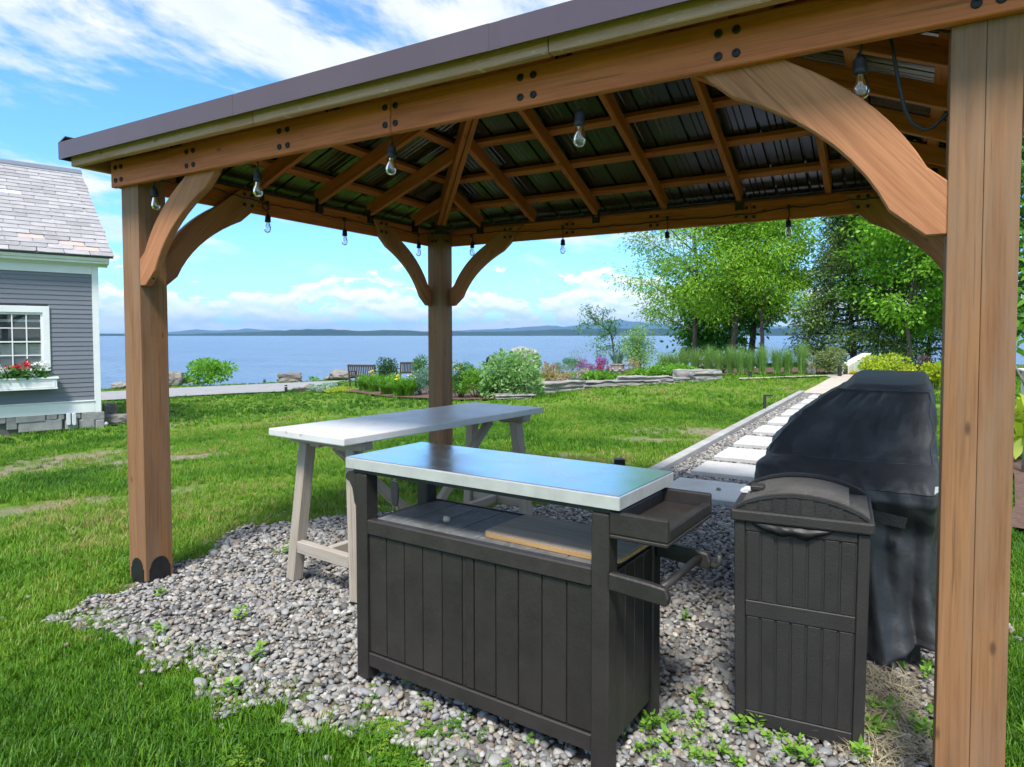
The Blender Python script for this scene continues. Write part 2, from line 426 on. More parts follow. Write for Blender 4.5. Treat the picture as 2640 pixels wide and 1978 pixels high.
road_near = [xy(at(*R1(*q))) for q in [(-60,452),(70,445),(660,415),(1200,385),(1640,368)]]
road_far = [xy(at(*R1(*q))) for q in [(-60,380),(70,372),(660,340),(1600,297),(2190,272)]]
verge = [xy(at(*R1(*q))) for q in [(-60,352),(70,345),(660,316),(1400,298),(2190,264)]]
bed_front = [xy(at(*R2(*q))) for q in [(-170,500),(0,498),(200,503),(560,552),(900,564),(1200,580),(1580,575)]]
wall_front = [xy(at(*R3(*q))) for q in [(0,1005),(430,955),(940,910),(1500,880),(1790,855)]]
SHORE = [(-34,-40),(-31,-12)]+[(x-.6, y) for x, y in verge]+[(-22.5,22.0),(-17.5,29.0),(-11,33.5),(-4,36.5),(3,38.5),(12,40),(30,41),(120,30)]
def shore_sd(x, y):
    """distance beyond the shore line (positive over the lake)"""
    x = np.asarray(x, float); y = np.asarray(y, float)
    best = np.full(x.shape, 1e9); sgn = np.ones(x.shape)
    for (x0, y0), (x1, y1) in zip(SHORE[:-1], SHORE[1:]):
        dx, dy = x1-x0, y1-y0; L = dx*dx+dy*dy
        tt = np.clip(((x-x0)*dx+(y-y0)*dy)/L, 0, 1)
        d = np.hypot(x-(x0+tt*dx), y-(y0+tt*dy)); cr = dx*(y-y0)-dy*(x-x0)
        u = d < best; best = np.where(u, d, best); sgn = np.where(u, np.sign(cr), sgn)
    return best*sgn
LAKE_Z = -2.6
def lawn_material():
    m, t = newmat('lawn turf'); tc = nd(t, 'ShaderNodeTexCoord').outputs['Object']
    n1 = noise_(t, tc, .55, 5, .6); n2 = noise_(t, tc, 7, 6, .7); n3 = noise_(t, tc, 60, 4, .7)
    col = ramp(t, n1, [(.3, (.085, .175, .016)), (.5, (.13, .24, .02)), (.7, (.19, .28, .032))])
    col = mixc(t, .7, col, ramp(t, n2, [(.3, .6), (.65, 1.15)]), 'MULTIPLY')
    col = mixc(t, .8, col, ramp(t, n3, [(.3, .45), (.7, 1.3)]), 'MULTIPLY')
    soil = mixc(t, noise_(t, tc, 14, 5, .6), (.20, .155, .11), (.36, .295, .23))
    vo = noise_(t, tc, 1.4, 6, .65)
    # the worn patches carry a mesh attribute
    a = nd(t, 'ShaderNodeAttribute', attribute_name='bare').outputs['Fac']
    bf = nd(t, 'ShaderNodeMapRange', {0: math_(t, 'ADD', a, math_(t, 'MULTIPLY', math_(t, 'SUBTRACT', vo, .5), 1.6)), 1: .3, 2: .75}).outputs[0]
    bf = math_(t, 'MULTIPLY', bf, nd(t, 'ShaderNodeMapRange', {0: a, 1: .02, 2: .1}).outputs[0])
    col = mixc(t, bf, col, soil)
    p = nd(t, 'ShaderNodeBsdfPrincipled', {'Base Color': col, 'Roughness': .85, 'Specular IOR Level': .15})
    t.links.new(bump(t, n3, .9, .03), p.inputs['Normal'])
    fin(t, p); return m
BARE = [(xy(at(60,1205)), 2.2, .8), (xy(at(440,1178)), 1.0, .4), (xy(at(300,1190)), 1.5, .5), (xy(at(250,1165)), 1.4, .5), (xy(at(120,1300)), 1.2, .35), (xy(at(1830,1110)), 1.3, .55), (xy(at(1730,1130)), 1.0, .3), (xy(at(1480,1165)), .4, .15), (xy(at(440,1092)), .7, .4)]
def bare(x, y):
    b = np.zeros(np.shape(x))
    for (bx, by), rx, ry in BARE:
        a = math.atan2(by-CY, bx-CX)-math.pi/2          # worn along the line across the view
        dx, dy = x-bx, y-by
        q = ((dx*math.cos(a)+dy*math.sin(a))/rx)**2+((-dx*math.sin(a)+dy*math.cos(a))/ry)**2
        b = np.maximum(b, np.exp(-q*.9))
    return b*.85
def build_ground():
    xs = np.concatenate([np.linspace(-300,-42,12), np.arange(-40,-6,.5), np.arange(-6,2,.25), np.arange(2,26,.5), np.linspace(27,300,12)])
    ys = np.concatenate([np.linspace(-250,-12,10), np.arange(-10,-2,.5), np.arange(-2,8,.25), np.arange(8,56,.5), np.linspace(57,120,6)])
    Xg, Yg = np.meshgrid(xs, ys); Z = gz(Xg)+0
    Z = Z+(vnoise(Xg, Yg, .45, 3)-.5)*.05*np.clip((np.hypot(Xg+2, Yg-1)-4.5)/4, 0, 1)*(Yg > -2)
    sd_ = shore_sd(Xg, Yg)
    k = np.clip((sd_+.2)/2.2, 0, 1); Z = Z-k*k*(3-2*k)*3.2
    V = np.stack([Xg, Yg, Z-.036], -1).reshape(-1, 3); nx = len(xs); ny = len(ys)
    i = np.arange(nx*ny).reshape(ny, nx)
    F = np.stack([i[:-1, :-1], i[:-1, 1:], i[1:, 1:], i[1:, :-1]], -1).reshape(-1, 4)
    me = mesh_np('lawn', V, F, lawn_material(), True)
    a = me.attributes.new('bare', 'FLOAT', 'POINT'); a.data.foreach_set('value', bare(V[:, 0], V[:, 1]).astype(np.float32))
    struct('lawn', me)
build_ground()
# lake
def lake_material():
    m, t = newmat('lake water'); tc = nd(t, 'ShaderNodeTexCoord').outputs['Object']
    mp = nd(t, 'ShaderNodeMapping', {'Vector': tc, 'Rotation': (0, 0, .6), 'Scale': (1, 2.2, 1)}).outputs[0]
    n1 = noise_(t, mp, .55, 6, .62); n2 = noise_(t, mp, .06, 5, .6); n3 = noise_(t, mp, .008, 4, .6)
    h = math_(t, 'ADD', n1, math_(t, 'MULTIPLY', n2, 3.0))
    col = mixc(t, nd(t, 'ShaderNodeMapRange', {0: math_(t, 'ADD', math_(t, 'MULTIPLY', n1, .45), math_(t, 'ADD', math_(t, 'MULTIPLY', n2, .35), math_(t, 'MULTIPLY', n3, .2))), 1: .36, 2: .62}).outputs[0], (.085, .155, .255), (.145, .225, .335))
    p = nd(t, 'ShaderNodeBsdfPrincipled', {'Base Color': col, 'Roughness': .32, 'Specular IOR Level': .32, 'IOR': 1.33})
    t.links.new(bump(t, h, .9, .9), p.inputs['Normal'])
    fin(t, p); return m
R = 40000.0
struct('lake', MB().add([(-R,-300,LAKE_Z),(R,-300,LAKE_Z),(R,R,LAKE_Z),(-R,R,LAKE_Z)], [(0,1,2,3)]).mesh('lake', lake_material()))
# far shore: wooded hills and mountains at their real distance, some haze blue painted into their colours
def hills(name, dist, az0, az1, prof, depth, mat, seed, base=LAKE_Z-1):
    """ridge seen from the camera: prof(azimuth px)->height m; real relief with depth"""
    n = 220; rows = 7; V = []
    for j in range(rows):
        f = j/(rows-1)
        for i in range(n):
            u = az0+(az1-az0)*i/(n-1)
            d = ray(u, 866); d = Vector((d.x, d.y, 0)).normalized()
            r = dist+depth*(f-.15)+ dist*.03*(mnoise.noise(Vector((u*.01, seed, 0))))
            hp = prof(u)*math.sin(math.pi*min(1, f*.62+.0))**.8*(1 if f > 0 else 0)
            hp *= 1+.12*mnoise.noise(Vector((u*.05, f*4, seed)))
            P = Vector((CX, CY, 0))+d*r
            V.append((P.x, P.y, base+max(0, hp)))
    i = np.arange(n*rows).reshape(rows, n)
    F = np.stack([i[:-1, :-1], i[:-1, 1:], i[1:, 1:], i[1:, :-1]], -1).reshape(-1, 4)
    return struct(name, mesh_np(name, V, F, mat, True))
def interp(pts):
    xs = [p[0] for p in pts]; ys = [p[1] for p in pts]
    return lambda u: float(np.interp(u, xs, ys))*(1+.10*mnoise.noise(Vector((u*.03, 1.7, 0)))+.05*mnoise.noise(Vector((u*.11, 4.2, 0))))
forest = pbr('haze tinted forest', (.012,.035,.035), (.03,.060,.045), .9, .0012, rvar=.02, spec=.05)
rockm = pbr('haze tinted mountain', (.025,.05,.05), (.035,.065,.06), .95, .0004, rvar=.02, spec=.05)
k6 = 6000/FPX
hills('wooded_shore', 6000, -700, 3600, interp([(-700,6),(250,5*k6*1),(480,5*k6),(640,10*k6),(760,17*k6),(850,19*k6),(930,13*k6),(1000,17*k6),(1090,14*k6),(1200,12*k6),(1330,14*k6),(1450,19*k6),(1560,22*k6),(1700,21*k6),(1900,20*k6),(2300,22*k6),(3600,18*k6)]), 1500, forest, 2)
k2 = 19000/FPX
hills('blue_ridge', 19000, -900, 3700, interp([(-900,5*k2),(240,5*k2),(330,5*k2),(420,8*k2),(500,16*k2),(560,12*k2),(640,19*k2),(720,14*k2),(860,13*k2),(980,11*k2),(1150,13*k2),(1290,20*k2),(1400,29*k2),(1460,26*k2),(1530,37*k2),(1600,46*k2),(1650,41*k2),(1720,30*k2),(1850,24*k2),(2200,28*k2),(3700,20*k2)]), 5000, rockm, 5)
# asphalt drive along the shore
asph = pbr('asphalt drive', (.235,.23,.235), (.285,.28,.28), .9, 1.5, bmp=.3, bscale=120, speck=(160,.62,(.33,.33,.33)))
struct('driveway', poly_sheet('driveway', road_near+road_far[::-1], asph, .012, .7))
gravel_soil = pbr('gravel bed soil', (.10,.088,.075), (.19,.17,.15), .95, 12, bmp=.6, bscale=90)
struct('gravel_bed', poly_sheet('gravel_bed', GRAVEL, gravel_soil, -.021, .5))
path = struct('garden_path', poly_sheet('garden_path', PATHG, gravel_soil, -.016, .8))
stone_pale = pbr('pale slab stone', (.54,.525,.505), (.43,.41,.385), .7, 3, bmp=.15, bscale=70, speck=(40,.66,(.36,.33,.3)), rnd=.08)
for k, (f, b) in enumerate([(3.38,4.09),(4.46,5.08),(5.38,6.1),(6.43,7.2),(7.65,8.42),(8.83,9.62),(10.05,10.9),(11.22,12.05),(12.43,13.25),(13.68,14.5)]):
    w_ = 1.12; x0 = -2.16+random.uniform(-.015, .015)
    M = Matrix.Translation((x0+w_/2, (f+b)/2, .022)) @ Matrix.Rotation(random.uniform(-.012, .012), 4, 'Z')
    ob('slab', boxmesh('slab', w_, round(b-f, 2), .05, stone_pale, .006), path, M)
kerb_m = pbr('kerb stone', (.38,.365,.345), (.29,.28,.265), .8, 4, bmp=.2, bscale=90, rnd=.06)
for k in range(7):
    y0 = 4.25+k*1.61
    board('kerb', path, (-2.52, y0, .012), (-2.52, y0+1.605, .012), .125, .07, kerb_m, bevel=.005)
pave = pbr('paved walk', (.50,.44,.38), (.42,.365,.31), .85, 2.5, bmp=.2, bscale=60)
farp = struct('paved_walk', poly_sheet('paved_walk', [(-2.5,15.28),(-.9,15.28),(-.9,24.6),(-2.1,24.6),(-3.0,23.0),(-2.25,22.4),(-2.45,19)], pave, .006, 1))
for k in range(6):
    for j in range(2):
        ob('paver', boxmesh('paver', .76, 1.1, .03, pave, .006), farp, Matrix.Translation((-2.06+j*.775, 15.87+k*1.115, .012)))
struct('cross_path', poly_sheet('cross_path', [xy(at(*R4(*q))) for q in [(-400,945),(0,934),(490,908),(1090,893),(1500,880),(1500,866),(1090,876),(490,897),(0,918),(-400,925)]], pave, .02, 1))
mulch = pbr('bark mulch', (.085,.045,.03), (.15,.085,.06), .95, 25, bmp=1, bscale=90)
wall_back = [(-9.2,24.5),(-12,24),(-16,20),(-18,16.5)]
BED = bed_front+wall_front+wall_back
struct('planting_bed', poly_sheet('planting_bed', BED, mulch, .02, .6))
RBED = [(.32,3.75),(.55,4.5),(.72,6),(.9,9),(1.0,14),(6,15),(6,3.2)]
struct('mulch_bed', poly_sheet('mulch_bed', RBED, mulch, .02, .6))
GBED = [(-10.5,24.6),(-7.6,22.6),(-5.7,23.2),(-3.2,24.7),(-2.6,24.9),(-2.2,26.5),(-4,29),(-10,28)]
struct('reed_bed', poly_sheet('reed_bed', GBED, mulch, .02, .8))
# ================================================================== GRAVEL AND GRASS
def pebble_meshes(n=8):
    r = np.random.default_rng(3); out = []
    mat = instm('river pebble', [(0, (.085,.083,.082)), (.15, (.165,.16,.155)), (.32, (.27,.26,.245)), (.48, (.38,.365,.34)), (.60, (.235,.24,.25)), (.72, (.45,.435,.40)), (.84, (.35,.30,.245)), (.93, (.28,.215,.165)), (1, (.60,.58,.545))], .62, bmp=.15, bscale=40, noise=.35, nscale=60)
    for i in range(n):
        bm = bmesh.new(); bmesh.ops.create_icosphere(bm, subdivisions=2, radius=1)
        sx, sy, sz = r.uniform(.85, 1.25), r.uniform(.6, .95), r.uniform(.38, .66); off = Vector(r.uniform(-9, 9, 3))
        for v in bm.verts:
            k = 1+.22*mnoise.noise(v.co*1.1+off)
            v.co = Vector((v.co.x*sx*k, v.co.y*sy*k, v.co.z*sz*k))
        me = bpy.data.meshes.new('pebble'); bm.to_mesh(me); bm.free()
        me.polygons.foreach_set('use_smooth', np.ones(len(me.polygons), bool)); me.materials.append(mat); out.append(me)
    return out
PEB = pebble_meshes()
def in_gravel(x, y, grow=0.0):
    jx = (vnoise(x, y, 2.3, 1)-.5)*.34+(vnoise(x, y, 7, 2)-.5)*.16; jy = (vnoise(x, y, 2.3, 4)-.5)*.34+(vnoise(x, y, 7, 5)-.5)*.16
    return inpoly(x+jx, y+jy, GRAVEL)
def scatter_pebbles():
    r = np.random.default_rng(11)
    n = 68000; x = r.uniform(-4.7, .55, n); y = r.uniform(-.95, 4.1, n)
    dist = np.hypot(x-CX, y-CY)
    m = in_gravel(x, y)
    stray = (~m) & inpoly(x, y, [(-4.5,-.8),(-4.8,1.5),(-2.6,3.4),(.5,3.4),(.6,-.9)]) & (r.uniform(0, 1, n) < .012) & (y > -.7)
    m |= stray
    m &= ~((x > -.33) & (r.uniform(0, 1, n) < .5) & (y < 1.3))
    x, y = x[m], y[m]; n = len(x)
    s = .0122*np.exp(r.normal(0, .32, n)); s = np.where(r.uniform(0, 1, n) < .05, s*1.4, s)
    z = -.017+r.uniform(0, .015, n)
    n2 = 17000; x2 = r.uniform(-2.44, -.82, n2); y2 = 3.95+11.3*r.uniform(0, 1, n2)**1.25; s2 = .0155*np.exp(r.normal(0, .28, n2)); z2 = -.012+r.uniform(0, .01, n2)
    x, y, z, s = [np.concatenate(q) for q in ((x, x2), (y, y2), (z, z2), (s, s2))]; n = len(x)
    P = np.stack([x, y, gz(x)+z], 1)
    rot = np.stack([r.normal(0, .3, n), r.normal(0, .3, n), r.uniform(0, 6.28, n)], 1)
    tint = r.uniform(0, 1, n)
    o = instancer('gravel', P, rot, np.stack([s]*3, 1), tint, r.integers(0, len(PEB), n), PEB)
    o['label'] = 'grey and white river pebbles spread under the gazebo and along the path'
    o['category'] = 'gravel'
scatter_pebbles()
def tuft_meshes(kind):
    r = np.random.default_rng({'lawn': 5, 'far': 6, 'dry': 8}[kind]); out = []
    mat = {'lawn': lambda: instm('grass blade', [(0, (.050,.148,.010)), (.35, (.105,.262,.014)), (.65, (.168,.345,.022)), (.87, (.27,.38,.045)), (1, (.40,.37,.13))], .45, trans=.35, noise=.2, spec=.25),
           'far': lambda: _m['grass blade'],
           'dry': lambda: instm('straw blade', [(0, (.34,.27,.15)), (1, (.52,.45,.29))], .7, noise=.3)}[kind]()
    for i in range(7):
        V = []; F = []
        nb = {'lawn': 15, 'far': 14, 'dry': 9}[kind]
        for b in range(nb):
            a = r.uniform(0, 6.28); rr = .038*math.sqrt(r.uniform()); bx, by = rr*math.cos(a), rr*math.sin(a)
            h = r.uniform(.030, .068) if kind != 'dry' else r.uniform(.01, .03)
            lean = r.uniform(.1, .95) if kind != 'dry' else r.uniform(1.5, 4)
            da = r.uniform(0, 6.28); dx, dy = math.cos(da), math.sin(da); wd_ = (.0022 if kind == 'lawn' else .0042 if kind == 'far' else .0012)*r.uniform(.7, 1.3)
            px, py = -dy, dx; base = len(V)
            for k, (f, wk) in enumerate([(0, 1), (.4, 1), (.75, .7), (1, .05)]):
                hx = h*lean*f*f; hz = h*(f-.22*lean*f*f if kind != 'dry' else f*.4)
                for sgn in (-1, 1):
                    V.append((bx+dx*hx+px*wd_*wk*sgn, by+dy*hx+py*wd_*wk*sgn, hz))
            F += [(base+2*k, base+2*k+1, base+2*k+3, base+2*k+2) for k in range(3)]
        out.append(mesh_np('tuft', V, F, mat))
    return out
def lawn_free(x, y):
    """1 where turf grows"""
    bad = in_gravel(x, y) | inpoly(x, y, [(-2.6,3.6),(-.78,3.6),(-.78,25),(-2.6,25)]) | inpoly(x, y, road_near+road_far[::-1]) | inpoly(x, y, BED) | inpoly(x, y, RBED) | inpoly(x, y, GBED) | (shore_sd(x, y) > -.05)
    return ~bad
def scatter_grass():
    r = np.random.default_rng(21)
    def polar(n, d0, d1, pw):
        u = r.uniform(-900, 3350, n); d = d0+(d1-d0)*r.uniform(0, 1, n)**pw
        a = YAW-np.arctan((u-PPX)/FPX)
        return CX-np.sin(a)*d, CY+np.cos(a)*d
    allp = []; 
    for kind, n, d0, d1, pw, s0, s1 in (('near', 36000, 1.3, 5.5, .75, .74, 1.18), ('mid', 50000, 5.0, 14, .8, .85, 1.3), ('far', 42000, 13, 40, .75, 1.0, 1.6)):
        x, y = polar(n, d0, d1, pw); ok = lawn_free(x, y); b = bare(x, y)
        pn = vnoise(x, y, 1.7, 9)*.6+vnoise(x, y, 5, 10)*.4
        ok &= r.uniform(0, 1, n) < np.clip(1.1-2.3*np.clip(b-.34+(pn-.5)*1.5, 0, 1)*(b > .06), .10, 1)
        x, y, b = x[ok], y[ok], b[ok]; m = len(x)
        sc_ = r.uniform(s0, s1, m)*(.75+.5*vnoise(x, y, .8, 12))*(1-.35*b)
        tint = np.clip(.45+.75*(vnoise(x, y, .33, 13)-.5)+.65*(vnoise(x, y, 1.6, 14)-.5)+r.normal(0, .19, m)+.25*b+.12*np.sin((x*.8+y*.6)*3.6)*(np.hypot(x+2, y-1) > 6), 0, 1)
        allp.append((x, y, sc_, tint, np.full(m, 0 if kind != 'far' else 7)))
    # sparse grass creeping into the gravel's front edge, and a strip right of the post
    x = r.uniform(-4.4, .9, 5200); y = r.uniform(-1.05, -.28, 5200)+.0
    ok = (r.uniform(0, 1, 5200) < np.clip((-.28-y)*3.0*(x < -.9)+.10*(vnoise(x, y, 3, 44) > .55), 0.02, .9)) & in_gravel(x, y)
    x, y = x[ok], y[ok]; m = len(x)
    allp.append((x, y, r.uniform(.5, 1.0, m), np.clip(r.normal(.6, .2, m), 0, 1), np.zeros(m)))
    X = np.concatenate([q[0] for q in allp]); Y = np.concatenate([q[1] for q in allp]); S = np.concatenate([q[2] for q in allp]); T = np.concatenate([q[3] for q in allp]); K = np.concatenate([q[4] for q in allp])
    n = len(X)
    P = np.stack([X, Y, gz(X)-.034], 1); rot = np.stack([r.normal(0, .1, n), r.normal(0, .1, n), r.uniform(0, 6.28, n)], 1)
    scl = np.stack([S, S, S*r.uniform(.75, 1.2, n)], 1)
    o = instancer('grass', P, rot, scl, T, K+r.integers(0, 7, n), tuft_meshes('lawn')+tuft_meshes('far'))
    o['label'] = 'mown green lawn grass round the gazebo'; o['category'] = 'grass'
    # dry clippings beside the bin
    n = 190; c = at(2285, 1840); x = c.x+r.normal(0, .07, n); y = c.y+r.normal(0, .22, n)-.05
    x2 = r.uniform(.0, .5, 160); y2 = r.uniform(-.6, .2, 160); x = np.concatenate([x, x2]); y = np.concatenate([y, y2]); n = len(x)
    P = np.stack([x, y, .000+r.uniform(0, .010, n)], 1)
    o = instancer('straw', P, np.stack([r.normal(0, .2, n), r.normal(0, .2, n), r.uniform(0, 6.28, n)], 1), np.stack([r.uniform(.8, 1.5, n)]*3, 1), r.uniform(0, 1, n), r.integers(0, 7, n), tuft_meshes('dry'))
    o['label'] = 'dry yellow grass clippings lying beside the trash bin'; o['category'] = 'straw'
scatter_grass()
# ================================================================== GAZEBO
W, D, H, HB, TB = 4.233, 2.9725, 2.2815, .150, .033
PW, PD = .165, .160
cedar = wood('cedar', (.60,.170,.060), (.45,.112,.036), (.10,.04,.016))
cedar_post = wood('weathered cedar post', (.268,.128,.056), (.195,.084,.036), (.07,.035,.017), grey=(.222,.142,.090))
cedar_fascia = wood('weathered eave board', (.56,.30,.19), (.42,.20,.115), (.13,.075,.04), grey=(.52,.335,.26), green=.08)
cedar_brace = wood('smooth cedar brace', (.43,.178,.078), (.33,.120,.048), (.13,.055,.022))
iron = pbr('black iron', (.012,.012,.013), (.022,.022,.023), .5, 30, metal=.3)
drip_m = pbr('brown drip metal', (.098,.070,.088), (.088,.063,.079), .36, 2, metal=.25, rvar=.06)
roof_m = pbr('dark roof sheet', (.13,.128,.132), (.16,.157,.16), .24, 3, metal=.85, rvar=.05)
gaz = thing('gazebo', 'brown cedar gazebo with hipped dark metal roof standing over the gravel', 'gazebo', (-W/2, D/2, 0))
def bolt_mesh(r, t):
    m = MB().lathe([(r, 0), (r, t*.55), (r*.8, t*.8), (r*.5, t*.8), (r*.5, t*.35), (.0001, t*.35)], 14)
    me = m.mesh('bolt', iron, smooth=False); return me
BOLT = bolt_mesh(.0135, .008); NUT = MB().box(-.011, .011, -.011, .011, 0, .010).mesh('bolt', iron, bevel=.002)
def bolt(parent, P, n, me=None):
    q = Vector(n).to_track_quat('Z', 'Y').to_matrix().to_4x4(); q.translation = Vector(P)
    return ob('bolt', me or BOLT, parent, q)
# posts: two laminated boards each, iron shoe at the foot
def post(x0, y0, faces):
    m = MB(); hz = H+HB-.002
    # local X is up (grain): build standing boards
    m.box(0, hz, 0, PW/2-.0003, 0, PD); m.box(0, hz, PW/2+.0003, PW, 0, PD)
    Mx = Matrix(((0, 1, 0, x0), (0, 0, 1, y0), (1, 0, 0, 0), (0, 0, 0, 1)))
    o = m.obj('post', cedar_post, gaz, Mx, bevel=.0025, seg=2)
    poly = [(-.062,-.02),(.062,-.02),(.062,.065)]+[(.052*math.cos(a), .078+.052*math.sin(a)) for a in np.linspace(0, math.pi, 12)]+[(-.062,.065)]
    for f in faces:
        if f == 'S': fr = lambda a, b, t: (x0+PW/2+a, y0-t, b); c = (x0+PW/2, y0-.004, .068); n = (0, -1, 0)
        else: fr = lambda a, b, t: (x0+PW+t, y0+PD/2+a, b); c = (x0+PW+.004, y0+PD/2, .068); n = (1, 0, 0)
        br = MB().prism(poly, -.001, .004, fr).obj('post_bracket', iron, o, Matrix.Identity(4))
    return o
postL = post(-W, 0, 'SE'); postR = post(-PW, 0, 'S'); postB = post(-W, D-PD, 'SE'); postX = post(.12, D-PD, 'S')
zc = H+HB/2
def beam(p, q, up=(0, 0, 1)): return board('beam', gaz, p, q, TB, HB, cedar, up, .004)
fb1 = beam((-4.276, -TB/2, zc), (-2.166, -TB/2, zc)); fb2 = beam((-2.1635, -TB/2, zc), (.042, -TB/2, zc))
bb1 = beam((-W-TB, D+TB/2, zc), (-2.81, D+TB/2, zc)); bb2 = beam((-2.807, D+TB/2, zc), (-1.30, D+TB/2, zc)); bb3 = beam((-1.297, D+TB/2, zc), (.32, D+TB/2, zc))
lb1 = beam((-W-TB/2, .001, zc), (-W-TB/2, D-.001, zc)); rb1 = beam((TB/2, .001, zc), (.285+TB/2, D-.001, zc))
for xb in (-4.197, -3.533, -2.82, -2.165, -1.502, -.769, -.083):
    for dx in (-.028, .028):
        for z in (2.318, 2.390):
            bolt(fb1 if xb+dx < -2.165 else fb2, (xb+dx, -TB, z), (0, -1, 0))
            bolt(fb1 if xb+dx < -2.165 else fb2, (xb+dx, 0, z), (0, 1, 0), NUT)
for xb in (-2.808, -2.05, -1.298):
    for dx in (-.028, .028):
        for z in (2.318, 2.390): bolt(bb1 if xb+dx < -2.808 else bb2 if xb+dx < -1.298 else bb3, (xb+dx, D, z), (0, -1, 0), NUT)
for dx in (.03, .07, .10, .135):                                    # bolts through the far post
    for z in (2.318, 2.392):
        if dx < .09: bolt(postB, (-W+dx+.03, D-PD, z), (0, -1, 0), NUT)
        else: bolt(postB, (-W+PW, D-PD+dx-.045, z), (1, 0, 0), NUT)
# curved knee braces
def brace_outline():
    low = [(0,1.712),(.052,1.712),(.145,1.792)]
    p0, p1, p2 = Vector((.145,1.792)), Vector((.262,2.045)), Vector((.602,2.200))
    for k in range(1, 9):
        t_ = k/9; q = p0*(1-t_)**2+p1*2*t_*(1-t_)+p2*t_*t_; low.append((q.x, q.y))
    low += [(.602,2.200),(.680,2.268),(.775,2.414)]
    up_ = [(.595,2.414),(.415,2.268)]
    p0, p1, p2 = Vector((.415,2.268)), Vector((.165,2.125)), Vector((.050,1.905))
    for k in range(1, 9):
        t_ = k/9; q = p0*(1-t_)**2+p1*2*t_*(1-t_)+p2*t_*t_; up_.append((q.x, q.y))
    up_ += [(.050,1.905),(0,1.862)]
    return low+up_
BO = brace_outline(); THB = .042
# local frame: X along the 45 degree grain
ca, sa = math.cos(.86), math.sin(.86)
def brace(px, py, dx, dy, nx, ny):
    """from post face (px,py) towards (dx,dy); thickness grows along (nx,ny)"""
    m = MB()
    m.prism([(a*ca+(z-2.0)*sa, -a*sa+(z-2.0)*ca) for a, z in BO], 0, THB, lambda a, b, t: (a, b, t))
    ex = Vector((dx*ca, dy*ca, sa)); ey = Vector((-dx*sa, -dy*sa, ca)); ez = Vector((nx, ny, 0))
    M = Matrix((ex, ey, ez)).transposed().to_4x4(); M.translation = Vector((px, py, 2.0))
    if M.determinant() < 0: m.f = [tuple(reversed(f)) for f in m.f]
    o = m.obj('brace', cedar_brace, gaz, M, bevel=.004)
    for a, z in ((.625, 2.318), (.685, 2.318), (.625, 2.388), (.685, 2.388)):
        bolt(o, (px+dx*a+nx*THB, py+dy*a+ny*THB, z), (nx, ny, 0), NUT)
    # countersunk screw at the foot
    c = Vector((px+dx*.098+nx*THB/2, py+dy*.098+ny*THB/2, 1.751)); nn = Vector((dx*.65, dy*.65, -.76))
    q = nn.to_track_quat('Z', 'Y').to_matrix().to_4x4(); q.translation = c
    ob('screw', MB().lathe([(.008, -.004), (.008, .001), (.0001, .001)], 10).mesh('screw', iron), o, q)
    return o
e = .001
brace(-W+PW, e, 1, 0, 0, 1); brace(-PW, e, -1, 0, 0, 1)
brace(-W+PW, D-e, 1, 0, 0, -1); brace(.12, D-e, -1, 0, 0, -1)
brace(-W+e, PD, 0, 1, 1, 0); brace(-W+e, D-PD, 0, -1, 1, 0)
brace(-e, PD, 0, 1, -1, 0)
# roof frame.  t = plan distance inwards from the outer post plane
SL, RB0 = .40, 2.432; RD = .098; SLA = math.atan(SL)
def rz(t): return RB0+SL*t                                            # rafter underside
SIDES = {'S': (lambda a, t: (a, t), -W, 0.0), 'N': (lambda a, t: (a, D-t), -W, 0.0), 'Wt': (lambda a, t: (-W+t, a), 0.0, D), 'E': (lambda a, t: (-t, a), 0.0, D)}
HALF = D/2
def tmax(side, a):
    lo, hi = SIDES[side][1], SIDES[side][2]
    return min(a-lo, hi-a, HALF)
jx = [-3.732, -3.168, -2.556, -1.962, -1.375, -.76, -.30]; jy = [.36, .927, 1.47, 2.032, 2.608]
for side, js in (('S', jx), ('N', jx), ('Wt', jy), ('E', jy)):
    f = SIDES[side][0]
    for a in js:
        te = tmax(side, a)-.02
        if te < .12: continue
        dz = RD/2/math.cos(SLA)
        x0, y0 = f(a, -.005); x1, y1 = f(a, te)
        r_ = board('rafter', gaz, (x0, y0, rz(0)+dz), (x1, y1, rz(te)+dz), .040, RD, cedar)
        if side in ('Wt',) or a in (-3.732, -2.556, -1.375):
            xb, yb = f(a, .012); s_ = .026
            mm = MB()
            for sg in (-1, 1):
                ax, ay = f(a+sg*.0235, .0); bx_, by_ = f(a+sg*.0265, .034)
                mm.box(min(ax, bx_), max(ax, bx_), min(ay, by_), max(ay, by_), 2.375, 2.482)
            ax, ay = f(a-.023, .030); bx_, by_ = f(a+.023, .034); mm.box(min(ax, bx_), max(ax, bx_), min(ay, by_), max(ay, by_), 2.375, 2.428)
            mm.obj('rafter_bracket', iron, r_, Matrix.Identity(4))
for cx_, cy_, dx, dy in ((-W, 0, 1, 1), (-W, D, 1, -1), (0, 0, -1, 1), (0, D, -1, -1)):   # doubled hips
    for sg in (-1, 1):
        ox, oy = -dy*sg*.0235*.707, dx*sg*.0235*.707
        p = (cx_+dx*.06+ox, cy_+dy*.06+oy, rz(.06)+.028); q = (cx_+dx*(HALF-.01)+ox, cy_+dy*(HALF-.01)+oy, rz(HALF-.01)+.028)
        board('hip_rafter', gaz, p, q, .038, .135, cedar)
    MB().bar((cx_+dx*.15, cy_+dy*.15, 2.38), (cx_+dx*.15, cy_+dy*.15, 2.50), .085, .05, (dx, dy, 0)).obj('hip_bracket', iron, gaz, Matrix.Identity(4))
board('ridge_beam', gaz, (-W+HALF-.03, HALF, rz(HALF)+.06), (-HALF+.03, HALF, rz(HALF)+.06), .04, .15, cedar)
PT = .042
